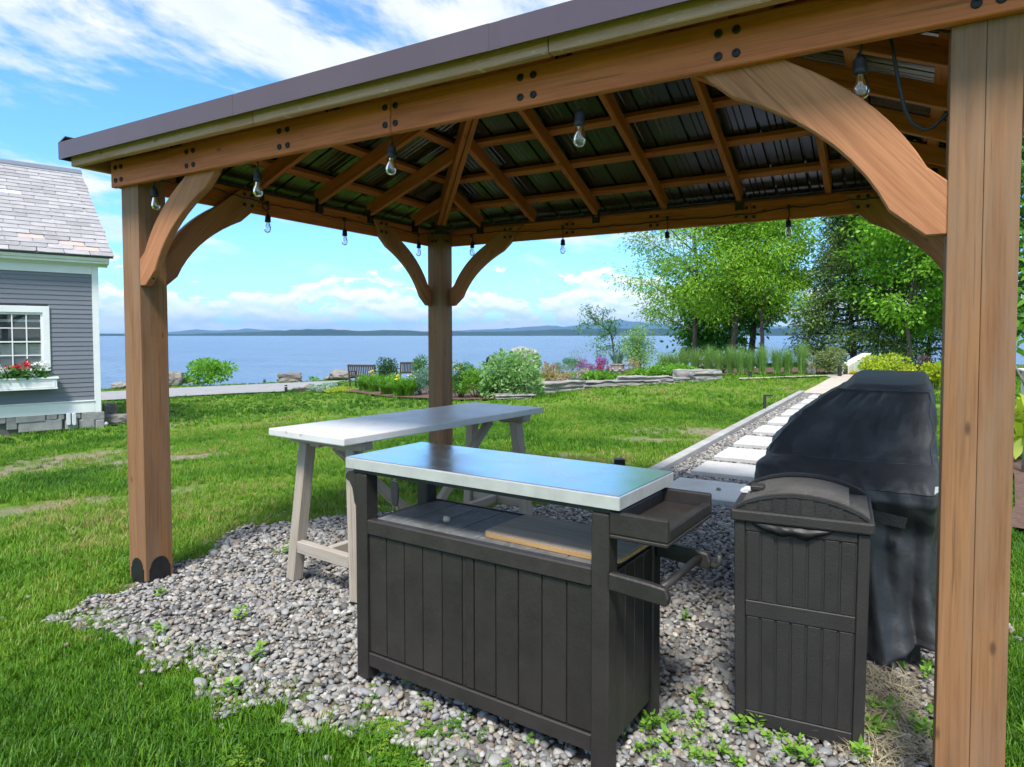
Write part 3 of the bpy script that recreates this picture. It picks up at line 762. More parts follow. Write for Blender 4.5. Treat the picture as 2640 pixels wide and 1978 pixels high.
for side in SIDES:
    f, lo, hi = SIDES[side]
    for t_ in (.135, .505, .880, 1.255):
        z = rz(t_)+RD/math.cos(SLA)+PT/2
        a0, a1 = lo+t_+.03, hi-t_-.03
        i0, i1 = f(0, 0), f(0, 1); nrm_ = (-(i1[0]-i0[0])*SL, -(i1[1]-i0[1])*SL, 1)
        board('purlin', gaz, (*f(a0, t_), z-.004), (*f(a1, t_), z-.004), .062, PT-.004, cedar, nrm_)
# ribbed roof sheets, panel by panel
def rib(a):
    u = (a % .235)/.235
    if u < .10 or u > .9999: return .020*max(0, min(1, min(u, .10-u)/.022)) if u < .1 else 0
    for c in (.34, .52, .70):
        if abs(u-c) < .022: return .006
    return 0
OV = .205
for side in SIDES:
    f, lo, hi = SIDES[side]; a = lo-OV; zoff = RD/math.cos(SLA)+PT+.004
    while a < hi+OV-.01:
        b = min(a+.94, hi+OV)
        cols = sorted(set([a, b]+[a+i*.235+u*.235 for i in range(5) for u in (0, .022, .078, .10, .315, .34, .365, .495, .52, .545, .675, .70, .725) if a < a+i*.235+u*.235 < b]))
        V = []; F = []
        for c in cols:
            tm = min(c-(lo-OV), (hi+OV)-c, HALF+OV)-OV
            for t_ in (-OV, tm):
                x, y = f(c, t_); V.append((x, y, rz(t_)+zoff+rib(c-a)))
        F = [(2*i, 2*i+2, 2*i+3, 2*i+1) for i in range(len(cols)-1)]
        MB().add(V, F).obj('roof_panel', roof_m, gaz, Matrix.Identity(4))
        a = b
# eave boards and drip edge all round
def ring(o): return [(-W-o, -o), (o, -o), (o, D+o), (-W-o, D+o)]
ZE0, ZE1 = 2.388, 2.470
o_ = .158
for (p, q, cuts) in (((-W-.178, -o_), (.178, -o_), (.0, .34, .67, 1)), ((.158, -.138), (.158, D+.138), (0, .5, 1)), ((.178, D+o_), (-W-.178, D+o_), (0, .34, .67, 1)), ((-W-.158, D+.138), (-W-.158, -.138), (0, .5, 1))):
    P, Q = Vector((*p, 0)), Vector((*q, 0))
    for c0, c1 in zip(cuts[:-1], cuts[1:]):
        A = P.lerp(Q, c0); B_ = P.lerp(Q, c1); dd = (B_-A).normalized()*.0015
        board('eave_board', gaz, (A.x+dd.x, A.y+dd.y, (ZE0+ZE1)/2), (B_.x-dd.x, B_.y-dd.y, (ZE0+ZE1)/2), .038, ZE1-ZE0, cedar_fascia, bevel=.004)
def drip_segment(A, B_, out, k):
    d = Vector((B_[0]-A[0], B_[1]-A[1], 0)); 
    pr = [(0, 2.424), (0, 2.518), (-.075, 2.518+.075*SL-.004), (-.075, 2.512+.075*SL-.004), (-.004, 2.512), (-.004, 2.424)]
    nx, ny = out; g = .0007*(k % 2)
    V = []; 
    for P in (A, B_):
        for o, z in pr: V.append((P[0]+nx*(o+g), P[1]+ny*(o+g), z+g))
    n = len(pr); F = [(i, (i+1) % n, n+(i+1) % n, n+i) for i in range(n)]+[tuple(range(n-1, -1, -1)), tuple(range(n, 2*n))]
    m = MB().add(V, F); o = m.obj('drip_edge', drip_m, gaz, Matrix.Identity(4))
    L = d.length; k_ = int(L/.31)
    for j in range(k_):
        P = Vector((*A, 0))+d*((j+.5)/k_)
        MB().lathe([(.006, 0), (.006, .006), (.004, .011), (.0001, .011)], 8, (P.x-nx*.045, P.y-ny*.045, 2.529)).obj('screw', iron, o, Matrix.Identity(4))
od = .219
seg_x = [-W-od, -4.41, -2.93, -2.90, -1.55, -1.50, -.2, od]
for k in range(len(seg_x)-1): drip_segment((seg_x[k], -od), (seg_x[k+1], -od), (0, -1), k)
drip_segment((-W-od, D+od), (-W-od, -od), (-1, 0), 1); drip_segment((od, D+od), (-W-od, D+od), (0, 1), 1); drip_segment((od, -od), (od, D+od), (1, 0), 1)
# ================================================================== STRING LIGHTS
rubber = pbr('black rubber', (.012,.013,.015), (.02,.021,.023), .55, 40)
def glass_m():
    m, t = newmat('clear bulb glass')
    lw = nd(t, 'ShaderNodeLayerWeight', {'Blend': .35})
    tr = nd(t, 'ShaderNodeBsdfTransparent', {'Color': (.93, .94, .95, 1)})
    gl = nd(t, 'ShaderNodeBsdfGlossy', {'Color': (1, 1, 1, 1), 'Roughness': .03})
    f = nd(t, 'ShaderNodeMapRange', {0: lw.outputs['Fresnel'], 1: 0, 2: 1, 3: .06, 4: .95}).outputs[0]
    fin(t, nd(t, 'ShaderNodeMixShader', {0: f, 1: tr.outputs[0], 2: gl.outputs[0]})); return m
bulbglass = glass_m()
filament_m = pbr('amber filament', (.62,.36,.12), (.55,.3,.1), .5, 20)
SOCK = MB().lathe([(.0035, .062), (.006, .050), (.014, .044), (.0185, .036), (.019, .012), (.0205, .010), (.0205, -.002), (.017, -.004), (.0001, -.004)], 16).mesh('socket', rubber, smooth=True)
BULB = MB().lathe([(.013, .0), (.0135, -.008), (.018, -.022), (.0235, -.040), (.0245, -.052), (.021, -.066), (.013, -.0755), (.005, -.078), (.0001, -.0785)], 18).mesh('bulb', bulbglass, smooth=True)
FILA = MB().tube([(-.004, 0, -.004), (-.005, 0, -.03), (0, .0, -.055), (.005, 0, -.03), (.004, 0, -.004)], .0012, 6).mesh('filament', filament_m)
sl = thing('string_light', 'black string light cord with clear bulbs looped inside the gazebo beams', 'string lights', (-W/2, D/2, 2.3))
yf, xl, yb_ = .030, -W+.028, D-.028
bulbs = [(-3.975, yf+.012, 2.215), (-3.085, yf, 2.198), (-2.215, yf, 2.203), (-1.315, yf, 2.200), (-.393, yf, 2.210),
         (xl, .985, 2.233), (xl, 1.72, 2.232), (xl, 2.645, 2.240), (-3.812, yb_, 2.252), (-2.862, yb_, 2.213), (-1.93, yb_, 2.208), (-1.02, yb_, 2.222)]
for k, (x, y, z) in enumerate(bulbs):
    M = Matrix.Translation((x, y, z)) @ Matrix.Rotation(random.uniform(-.07, .07), 4, 'X') @ Matrix.Rotation(random.uniform(-.07, .07), 4, 'Y') @ Matrix.Rotation(random.uniform(0, 3), 4, 'Z')
    s_ = ob('socket', SOCK, sl, M); b_ = ob('bulb', BULB, s_, M); ob('filament', FILA, b_, M)
def cord_pts(stops, sag, n=10):
    P = []
    for (a, b) in zip(stops[:-1], stops[1:]):
        a = Vector(a); b = Vector(b)
        for k in range(n):
            u = k/n; q = a.lerp(b, u); q.z -= sag*4*u*(1-u)*(b-a).length+.004*math.sin(u*19+a.x*3); P.append(q)
    P.append(Vector(stops[-1])); return P
yf2, xl2, yb2 = .012, -W+.012, D-.012
front = [(-.165+.02, .05, 2.29), (-.393, .022, 2.325), (-1.315, .018, 2.32), (-2.215, .018, 2.325), (-3.085, .018, 2.32), (-3.85, .052, 2.325), (-3.975, .06, 2.32), (-4.05, .10, 2.33), (-4.05, .17, 2.33)]
left = [(-4.05, .17, 2.33), (-W+.075, .5, 2.385), (-W+.052, .86, 2.36), (xl2, .985, 2.362), (xl2+.02, 1.35, 2.375), (xl2, 1.72, 2.368), (xl2+.035, 2.3, 2.375), (-W+.05, 2.645, 2.362), (-W+.12, D-PD-.025, 2.412), (-W+PW+.02, D-PD-.012, 2.414)]
back = [(-W+PW+.02, D-PD-.012, 2.414), (-W+PW+.09, D-.06, 2.372), (-3.812, yb2-.02, 2.378), (-3.5, D-.055, 2.378), (-2.862, yb2, 2.352), (-2.4, yb2, 2.345), (-1.93, yb2, 2.352), (-1.02, yb2, 2.362), (-.62, D-.055, 2.37), (-.2, D-.06, 2.38)]
MB().tube(cord_pts(front, .012)+cord_pts(left, .02)[1:]+cord_pts(back, .02)[1:], .0042, 7).obj('cord', rubber, sl, Matrix.Identity(4), smooth=True)
for x, y, z in bulbs:
    zt = 2.36 if y > .1 else 2.318
    MB().tube([(x, y, z+.055), (x+.004, y-.002, z+.09), (x, y-(.012 if y > D-.1 else 0), zt)], .004, 7).obj('drop_wire', rubber, sl, Matrix.Identity(4), smooth=True)
    MB().lathe([(.006, -.02), (.012, -.014), (.012, .012), (.006, .018)], 10, (x, y-(.012 if y > D-.1 else 0), zt)).obj('cord_joint', rubber, sl, Matrix.Identity(4), smooth=True)
tail = [aty(*[2140+a/4.142, b/4.142], .09) for a, b in ((650,425),(690,640),(735,900),(800,1180),(880,1320),(1000,1390),(1100,1360),(1270,1200))]
MB().tube([(tail[0].x-.02, .09, 2.36)]+tail+[(tail[-1].x+.08, .09, 2.13), (-.10, .165, 2.22)], .0052, 8).obj('cord_tail', rubber, sl, Matrix.Identity(4), smooth=True)
q = [(xl2+.012, .985+.03*math.cos(a)-.01, 2.335+.022*math.sin(a)) for a in np.linspace(0, 6.1, 16)]
MB().tube(q, .004, 7).obj('cord_loop', rubber, sl, Matrix.Identity(4), smooth=True)
# ================================================================== SERVING CART
plastic = pbr('brown black resin', (.020,.016,.0142), (.029,.0235,.021), .48, 7, bmp=.18, bscale=45, speck=(230,.745,(.18,.17,.155)), rvar=.12, rnd=.10)
plastic_d = pbr('dark resin', (.022,.020,.019), (.032,.028,.026), .55, 7, bmp=.2, bscale=45, rvar=.12)
shelf_m = pbr('dusty resin shelf', (.085,.087,.087), (.15,.152,.148), .6, 9, bmp=.2, bscale=50, speck=(26,.62,(.16,.16,.155)), rvar=.1)
def steel_m():
    m, t = newmat('stainless sheet'); v = coords(t)
    br = noise_(t, nd(t, 'ShaderNodeMapping', {'Vector': v, 'Scale': (1, 60, 60)}).outputs[0], 6, 4, .6)
    r = nd(t, 'ShaderNodeMapRange', {0: noise_(t, v, 5, 5, .6), 1: .3, 2: .75, 3: .10, 4: .26}).outputs[0]
    col = mixc(t, nd(t, 'ShaderNodeMapRange', {0: noise_(t, v, 9, 6, .7), 1: .52, 2: .75, 3: 0, 4: .5}).outputs[0], (.74,.75,.75), (.55,.54,.50))
    p = nd(t, 'ShaderNodeBsdfPrincipled', {'Base Color': col, 'Roughness': r, 'Metallic': 1.0})
    t.links.new(bump(t, math_(t, 'ADD', noise_(t, v, 1.6, 3), math_(t, 'MULTIPLY', br, .004)), .06, .02), p.inputs['Normal'])
    fin(t, p); return m
steel = steel_m()
steel_edge = pbr('brushed steel edge', (.56,.55,.53), (.48,.47,.45), .42, 14, metal=.35, rvar=.06)
CART_RZ = -math.radians(3.6)
cart = thing('serving_cart', 'dark brown resin barbecue cart with a shiny steel top', 'cart', (-1.6445, .002, 0), CART_RZ)
WM[cart] = WM[cart] @ Matrix.Diagonal((.944, .931, 1.028, 1)); cart.matrix_local = WM[cart]
CL, CW, CH = .665, .248, .900
def cpart(name, m, mat, bevel=.004, par=None, **k): return m.obj(name, mat, par or cart, WM[cart], bevel=bevel, **k)
tp_ = cpart('steel_top', MB().box(-CL+.0015, CL-.0015, -CW+.0015, CW-.0015, CH-.006, CH), steel, .004, seg=2)
for bx_ in ((-CL, CL, -CW, -CW+.004, CH-.045, CH-.0045), (-CL, CL, CW-.004, CW, CH-.045, CH-.0045), (-CL, -CL+.004, -CW+.0045, CW-.0045, CH-.045, CH-.0045), (CL-.004, CL, -CW+.0045, CW-.0045, CH-.045, CH-.0045)):
    cpart('steel_edge', MB().box(*bx_), steel_edge, .001, tp_)
cpart('top_frame', MB().box(-CL+.03, CL-.03, -CW+.02, CW-.02, CH-.062, CH-.0445), plastic_d, 0)
LX, LY = CL-.045, CW-.012
for sx in (-1, 1):
    for sy in (-1, 1):
        x0 = sx*LX; y0 = sy*LY
        cpart('leg', MB().box(min(x0, x0-sx*.068), max(x0, x0-sx*.068), min(y0, y0-sy*.075), max(y0, y0-sy*.075), 0.0, CH-.0635), plastic, .006)
fx0, fx1, fy = -LX+.0685, LX-.0685, -LY+.014
cpart('cabinet_box', MB().box(fx0, fx1, fy+.022, LY-.03, .085, .585), plastic_d, 0)
cpart('bottom_rail', MB().box(fx0, fx1, fy-.006, fy+.05, .055, .112), plastic, .004)
cpart('shelf_rim', MB().box(fx0-.0005+.001, fx1-.0005, fy-.012, fy+.030, .595, .655), plastic, .005)
lw_, cwid = .1005, .06
dl = thing  # (doors below)
def door(x0, n, name='door'):
    pl = None; w = lw_
    d = cpart('door', MB().box(x0+.002, x0+n*w-.002, fy+.012, fy+.021, .114, .593), plastic_d, 0)
    for k in range(n):
        cpart('plank', MB().box(x0+k*w+.0022, x0+(k+1)*w-.0022, fy+.001, fy+.0125, .116, .592), plastic, .003, d)
    return d
tot = fx1-fx0; lw_ = (tot-cwid)/10
d1 = door(fx0, 5); d2 = door(fx0+5*lw_+cwid, 5)
for k, (a, b, yo) in enumerate(((0, .018, .004), (.020, .058, .0))):
    cpart('door_stile', MB().box(fx0+5*lw_+a+.001, fx0+5*lw_+b, fy+yo, fy+.02, .116, .592), plastic, .002)
for sx in (-1, 1):                                                    # side planks
    xs_ = sx*(LX-.012)
    for k in range(4):
        y0 = -LY+.079+k*.083
        cpart('side_plank', MB().box(min(xs_, xs_-sx*.014), max(xs_, xs_-sx*.014), y0+.0015, y0+.0815, .075, .63), plastic, .003)
    cpart('side_rail', MB().box(min(xs_-sx*.016, xs_-sx*.05), max(xs_-sx*.016, xs_-sx*.05), -LY+.078, LY-.078, .06, .64), plastic_d, 0)
for k in range(8):                                                    # shelf boards run front to back
    a = fx0+.002+k*(tot-.004)/8; b = a+(tot-.004)/8-.0035
    cpart('shelf_plank', MB().box(a, b, fy+.031, LY-.012, .632, .6475), shelf_m, .003)
cpart('shelf_back_rim', MB().box(fx0, fx1, LY-.0115, LY+.002, .60, .652), plastic, .003)
# tray hung on the right end
tr = cpart('side_tray', MB().box(CL-.043, CL+.165, -CW+.012, CW-.03, .762, .774).box(CL-.0205, CL+.1345, -CW+.035, CW-.053, .7745, .800), plastic, .003)
for nm, bx_ in (('tray_wall', (CL-.043, CL+.165, -CW+.012, -CW+.034, .7745, .846)), ('tray_wall', (CL-.043, CL+.165, CW-.052, CW-.03, .7745, .846)), ('tray_wall', (CL-.043, CL-.021, -CW+.0345, CW-.0525, .7745, .84)), ('tray_lip', (CL+.135, CL+.165, -CW+.0345, CW-.0525, .7745, .815))):
    cpart(nm, MB().box(*bx_), plastic, .006, tr, seg=2)
# towel rail with two arms below the tray
rl = cpart('towel_rail', MB().tube([(CL+.128, -CW+.03, .622), (CL+.128, CW-.06, .622)], .0135, 14), plastic, 0, smooth=True)
for y0 in (-CW+.006, CW-.07):
    cpart('rail_arm', MB().prism([(CL-.043, .60), (CL+.165, .588), (CL+.172, .612), (CL+.160, .642), (CL+.10, .648), (CL-.043, .655)], y0, y0+.030, lambda a, b, t: (a, t, b)), plastic, .005, rl)
cpart('rail_hook', MB().tube([(CL+.162, CW-.045, .60), (CL+.185, CW-.045, .597), (CL+.198, CW-.045, .610), (CL+.198, CW-.045, .638)], .011, 8), plastic_d, 0, rl, smooth=True)
# holder on the left end
cpart('rail_holder', MB().prism([(-LX-.001, .838), (-LX-.045, .838), (-LX-.062, .828), (-LX-.066, .812), (-LX-.056, .800), (-LX-.040, .797), (-LX-.022, .770), (-LX-.010, .715), (-LX-.001, .700)], -CW+.014, -CW+.045, lambda a, b, t: (a, t, b)), plastic, .004)
# things on the cart
bz = .6485*1.028
def cartz(a, b, z):
    P = atz(660+a/2.76125, 1000+b/2.76125, z); return P
pc = [cartz(1645, 1066, bz), cartz(1850, 930, bz)]
ca_ = Vector((pc[1].x-pc[0].x, pc[1].y-pc[0].y, 0)); ang = CART_RZ
cb = thing('cutting_board', 'weathered wooden cutting board lying on the cart shelf', 'cutting board', (pc[0].x+.27, pc[0].y+.135, bz), CART_RZ-.02)
pl_ = []
for sx, sy in ((1, -1), (1, 1), (-1, 1), (-1, -1)):
    for k in range(5):
        a0 = {(1, -1): -math.pi/2, (1, 1): 0, (-1, 1): math.pi/2, (-1, -1): math.pi}[(sx, sy)]+k*math.pi/8
        pl_.append((sx*.25+.04*math.cos(a0), sy*.115+.04*math.sin(a0)))
board_m = wood('weathered board', (.42,.32,.22), (.33,.26,.19), (.12,.09,.06), grey=(.30,.275,.24), knots=False)
edge_m = wood('board edge', (.50,.30,.12), (.42,.24,.09), (.1,.05,.02), knots=False)
MB().prism(pl_, 0.001, .0145, lambda a, b, t: (a, b, t)).obj('board_core', edge_m, cb, WM[cb])
MB().prism([(a*.985, b*.97) for a, b in pl_], .0147, .0185, lambda a, b, t: (a, b, t)).obj('board_face', board_m, cb, WM[cb])
pebm = pbr('tan pebble', (.52,.45,.33), (.42,.35,.25), .6, 30)
def lump(name, mat, r, seed, sub=2, amp=.3, fl=1.0):
    bm = bmesh.new(); bmesh.ops.create_icosphere(bm, subdivisions=sub, radius=1); off = Vector((seed*3.1, seed*1.7, seed))
    for v in bm.verts:
        k = 1+amp*mnoise.noise(v.co*1.3+off)
        v.co = Vector((v.co.x*r[0]*k, v.co.y*r[1]*k, v.co.z*r[2]*k))
    me = bpy.data.meshes.new(name); bm.to_mesh(me); bm.free()
    me.polygons.foreach_set('use_smooth', np.ones(len(me.polygons), bool)); me.materials.append(mat); return me
P = cartz(1358, 958, bz); tag(ob('pebble', lump('pebble', pebm, (.015,.012,.014), 3), None, Matrix.Translation((P.x, P.y, bz+.013))), 'small tan pebble lying on the cart shelf near the cutting board', 'pebble')
P = cartz(1237, 803, bz); tag(ob('pebble', lump('pebble', pebm, (.007,.006,.006), 5), None, Matrix.Translation((P.x, P.y, bz+.0055))), 'tiny pale pebble at the back edge of the cart shelf', 'pebble')
bo = thing('bottle_opener', 'black handled bottle opener hanging under the steel cart top', 'bottle opener', (0, 0, 0))
Pt = on(660+985/2.76125, 1000+640/2.76125, WM[cart] @ Vector((0, CW-.05, .8)), (-math.sin(CART_RZ), math.cos(CART_RZ), 0))
bo.matrix_local = Matrix.Translation(Pt) @ Matrix.Rotation(CART_RZ+.1, 4, 'Z'); WM[bo] = bo.matrix_local.copy()
hz0 = .8375*1.028-Pt.z
MB().prism([(-.017, -.012), (.019, -.016), (.024, -.05), (.024, -.10), (.018, -.14), (-.012, -.135), (-.018, -.10), (-.020, -.05)], -.006, .006, lambda a, b, t: (a, t, b)).obj('handle', rubber, bo, WM[bo], bevel=.003)
MB().tube([(0, 0, -.015), (-.012, 0, .005), (0, 0, hz0), (.012, 0, .005), (0, 0, -.015)], .0022, 6).obj('hook', steel, bo, WM[bo])
MB().tube([(-.008, 0, -.132), (-.012, 0, -.165), (.004, 0, -.185), (.018, 0, -.17), (.015, 0, -.135)], .0042, 8).obj('opener_head', steel, bo, WM[bo])
# ================================================================== TRESTLE TABLE
tab_top = pbr('white stone tabletop', (.66,.65,.635), (.56,.545,.52), .38, 3.2, bmp=.04, bscale=60, speck=(22,.70,(.40,.36,.31)), rvar=.10)
tab_leg = wood('grey washed wood', (.38,.315,.25), (.30,.245,.19), (.17,.13,.10), grey=(.39,.345,.295), knots=False)
TA = math.atan2(-2.67+3.10, 2.11-.305)*.0
nL, nR, fR, fL = Vector((-3.438, .318, 0)), Vector((-2.754, .292, 0)), Vector((-2.593, 2.113, 0)), Vector((-3.230, 2.108, 0))
ctr = (nL+nR+fR+fL)/4; axis = ((fL+fR)-(nL+nR)).normalized(); ta = math.atan2(-axis.x, axis.y)
tb_ = thing('trestle_table', 'long grey wooden trestle table with pale stone top', 'table', ctr, ta)
TL, TWd, TZ = .905, .331, .900
def tpart(name, m, mat, bevel=.004, **k): return m.obj(name, mat, tb_, WM[tb_], bevel=bevel, **k)
tpart('tabletop', MB().box(-TWd, TWd, -TL, TL, TZ-.042, TZ), tab_top, .006, seg=2)
def tboard(name, p, q, w, h, up=(0, 0, 1)):
    Mq = WM[tb_] @ frame(p, q, up); l = (Vector(q)-Vector(p)).length
    return ob(name, boxmesh(name, l, w, h, tab_leg, .004), tb_, Mq)
for sy in (-1, 1):
    yt, yb = sy*(TL-.17), sy*(TL-.13)
    tboard('top_rail', (-TWd+.02, yt, TZ-.066), (TWd-.02, yt, TZ-.066), .085, .046)
    for sx in (-1, 1):
        tboard('leg', (sx*.285, sy*(TL-.125), .002), (sx*.205, yt, TZ-.0895), .070, .070, (0, 1, 0))
    tboard('cross_rail', (-.225, yb+sy*.005, .205), (.225, yb+sy*.005, .205), .045, .068)
    tboard('brace', (0, yt-sy*.045, TZ-.10), (0, sy*.10, .26), .045, .055)
    for sx in (-1, 1): tboard('corner_block', (sx*.16, yt, TZ-.092), (sx*.07, yt, TZ-.092), .045, .03)
tboard('long_stretcher', (0, -(TL-.158), .205), (0, TL-.158, .205), .045, .060)
# ================================================================== TRASH BIN
binm = pbr('charcoal bin resin', (.018,.0152,.014), (.025,.0213,.0195), .58, 8, bmp=.25, bscale=160, speck=(240,.745,(.18,.17,.155)), rvar=.10, rnd=.08)
lid_m = pbr('dusty bin lid', (.055,.050,.046), (.085,.078,.070), .75, 10, bmp=.3, bscale=140, speck=(60,.66,(.14,.13,.115)))
BW, BDp, BH = .224, .212, .765
b = thing('trash_bin', 'charcoal resin trash bin with slatted sides and arched lid', 'trash bin', (-.590, .490, 0), math.radians(4.5))
def bpart(name, m, mat=binm, bevel=.003, par=None, **k): return m.obj(name, mat, par or b, WM[b], bevel=bevel, **k)
k0, k1 = .97, 1.0                                                     # sides flare slightly upwards
def taper(m):
    m.v = [(x*(.955+.045*z/BH), y*(.955+.045*z/BH), z) for x, y, z in m.v]; return m
bpart('body', taper(MB().box(-BW+.012, BW-.012, -BDp+.012, BDp-.012, .012, BH-.01)), binm, 0)
def panel(axis, sg):
    w = BW if axis == 'y' else BDp; dpt = BDp if axis == 'y' else BW
    def bx3(a0, a1, z0, z1, o0, o1):
        lo, hi = sorted((sg*(dpt-o0), sg*(dpt-o1)))
        return MB().box(a0, a1, lo, hi, z0, z1) if axis == 'y' else MB().box(lo, hi, a0, a1, z0, z1)
    pn = bpart('side_panel', taper(bx3(-w+.0385, w-.0385, .052, BH-.02, .0125, .009)))
    for a0, a1 in ((-w, -w+.038), (w-.038, w)):
        if axis == 'x': a0, a1 = (a0+.0125, a1) if a0 < 0 else (a0, a1-.0125)
        bpart('stile', taper(bx3(a0, a1, 0, BH-.012, .012, 0)), par=pn)
    for z0, z1 in ((.0, .052), (.405, .463), (BH-.045, BH-.012)):
        bpart('rail', taper(bx3(-w+.0388, w-.0388, z0, z1, .012, .002)), par=pn)
    n = 7
    for z0, z1 in ((.054, .403), (.465, BH-.047)):
        for k in range(n):
            a0 = -w+.040+k*(2*w-.08)/n
            bpart('slat', taper(bx3(a0+.004, a0+(2*w-.08)/n-.004, z0, z1, .0095, .0045)), par=pn, bevel=.0015)
panel('y', -1); panel('x', 1); panel('x', -1); panel('y', 1)
rim = bpart('rim', MB().box(-BW-.012, BW+.012, -BDp-.012, BDp+.012, BH-.0095, BH+.032), binm, .007, seg=2)
arch = lambda a: .060*max(0, 1-(a/(BW-.005))**2)**.85
for yy in (-BDp+.004, BDp-.016):
    pts = [(a, BH+.0325) for a in np.linspace(BW-.012, -BW+.012, 2)]
    top = [(a, BH+.036+arch(a)) for a in np.linspace(-BW+.012, BW-.012, 18)]
    cr_ = bpart('lid_crest', MB().prism(top+pts, yy, yy+.012, lambda a, c, t: (a, t, c)), binm, 0)
    out = [(a, BH+.036+arch(a)+.007) for a in np.linspace(-BW+.006, BW-.006, 18)]; inn = [(a, BH+.036+arch(a)-.004) for a in np.linspace(BW-.006, -BW+.006, 18)]
    bpart('crest_cap', MB().prism(out+inn, yy-.005, yy+.017, lambda a, c, t: (a, t, c)), binm, 0, cr_)
    for k in range(8):
        a0 = -BW+.035+k*(2*BW-.07)/8; w_ = (2*BW-.07)/8
        bpart('crest_slat', MB().box(a0+.004, a0+w_-.004, yy-.004 if yy < 0 else yy+.010, yy+.002 if yy < 0 else yy+.016, BH+.033, BH+.030+min(arch(a0+.006), arch(a0+w_-.006))), binm, 0, cr_)
n = 20; V = []; F = []
for k in range(n+1):
    a = -BW+.02+k*(2*BW-.085)/n
    for yv in (-BDp+.03, BDp-.03): V.append((a, yv, BH+.033+arch(a)*.93)); V.append((a, yv, BH+.015))
for k in range(n): i = 4*k; F += [(i, i+2, i+6, i+4), (i, i+4, i+5, i+1), (i+2, i+3, i+7, i+6)]
F += [(0, 1, 3, 2), (4*n, 4*n+2, 4*n+3, 4*n+1)]
bpart('lid', MB().add(V, F), lid_m, 0)
bpart('lid_shelf', MB().box(BW-.063, BW-.002, -BDp+.0305, BDp-.0305, BH+.0325, BH+.037), lid_m, 0)
bpart('lid_latch', MB().box(-BW+.035, -BW+.085, -.03, .035, BH+.062, BH+.082), binm, .004)
bagm = pbr('black bin liner', (.008,.008,.009), (.012,.012,.013), .42, 6, rvar=.05, spec=.22)
bl = thing('bin_liner', 'black plastic bag edge bulging under the bin lid', 'trash bag', (-.590, .490, .70), math.radians(4.5))
V = []; nn_, mm_ = 36, 7
for j in range(mm_):
    f = j/(mm_-1)
    for i in range(nn_):
        a = i/(nn_-1); s_ = math.sin(math.pi*a)**.7
        x = -.165+.275*a; drop = .052*s_*(.8+.4*mnoise.noise(Vector((a*5, 0, 2))))
        z = .056-drop*f-.001; y = -BDp+.002-.020*s_*math.sin(math.pi*min(1, f*.92+.05))-.007*s_*mnoise.noise(Vector((a*9, f*7, 1)))
        V.append((x, y, z))
F = [(j*nn_+i, j*nn_+i+1, (j+1)*nn_+i+1, (j+1)*nn_+i) for j in range(mm_-1) for i in range(nn_-1)]
fold = MB().add(V, F).obj('bag_fold', bagm, bl, WM[bl], smooth=True)
md = fold.modifiers.new('thick', 'SOLIDIFY'); md.thickness = .002
# white clip on the rim's far left corner
tag(MB().prism([(-.03, 0), (.03, 0), (.034, .012), (.012, .022), (-.012, .024), (-.034, .010)], -.02, .02, lambda a, c, t: (a, t, c)).obj('clip', pbr('white plastic', (.7,.7,.7), (.62,.62,.62), .4, 8), None, WM[b] @ Matrix.Translation((-BW+.02, BDp-.15, BH+.0325)), bevel=.003), 'white plastic clip on the left end of the bin lid', 'clip')
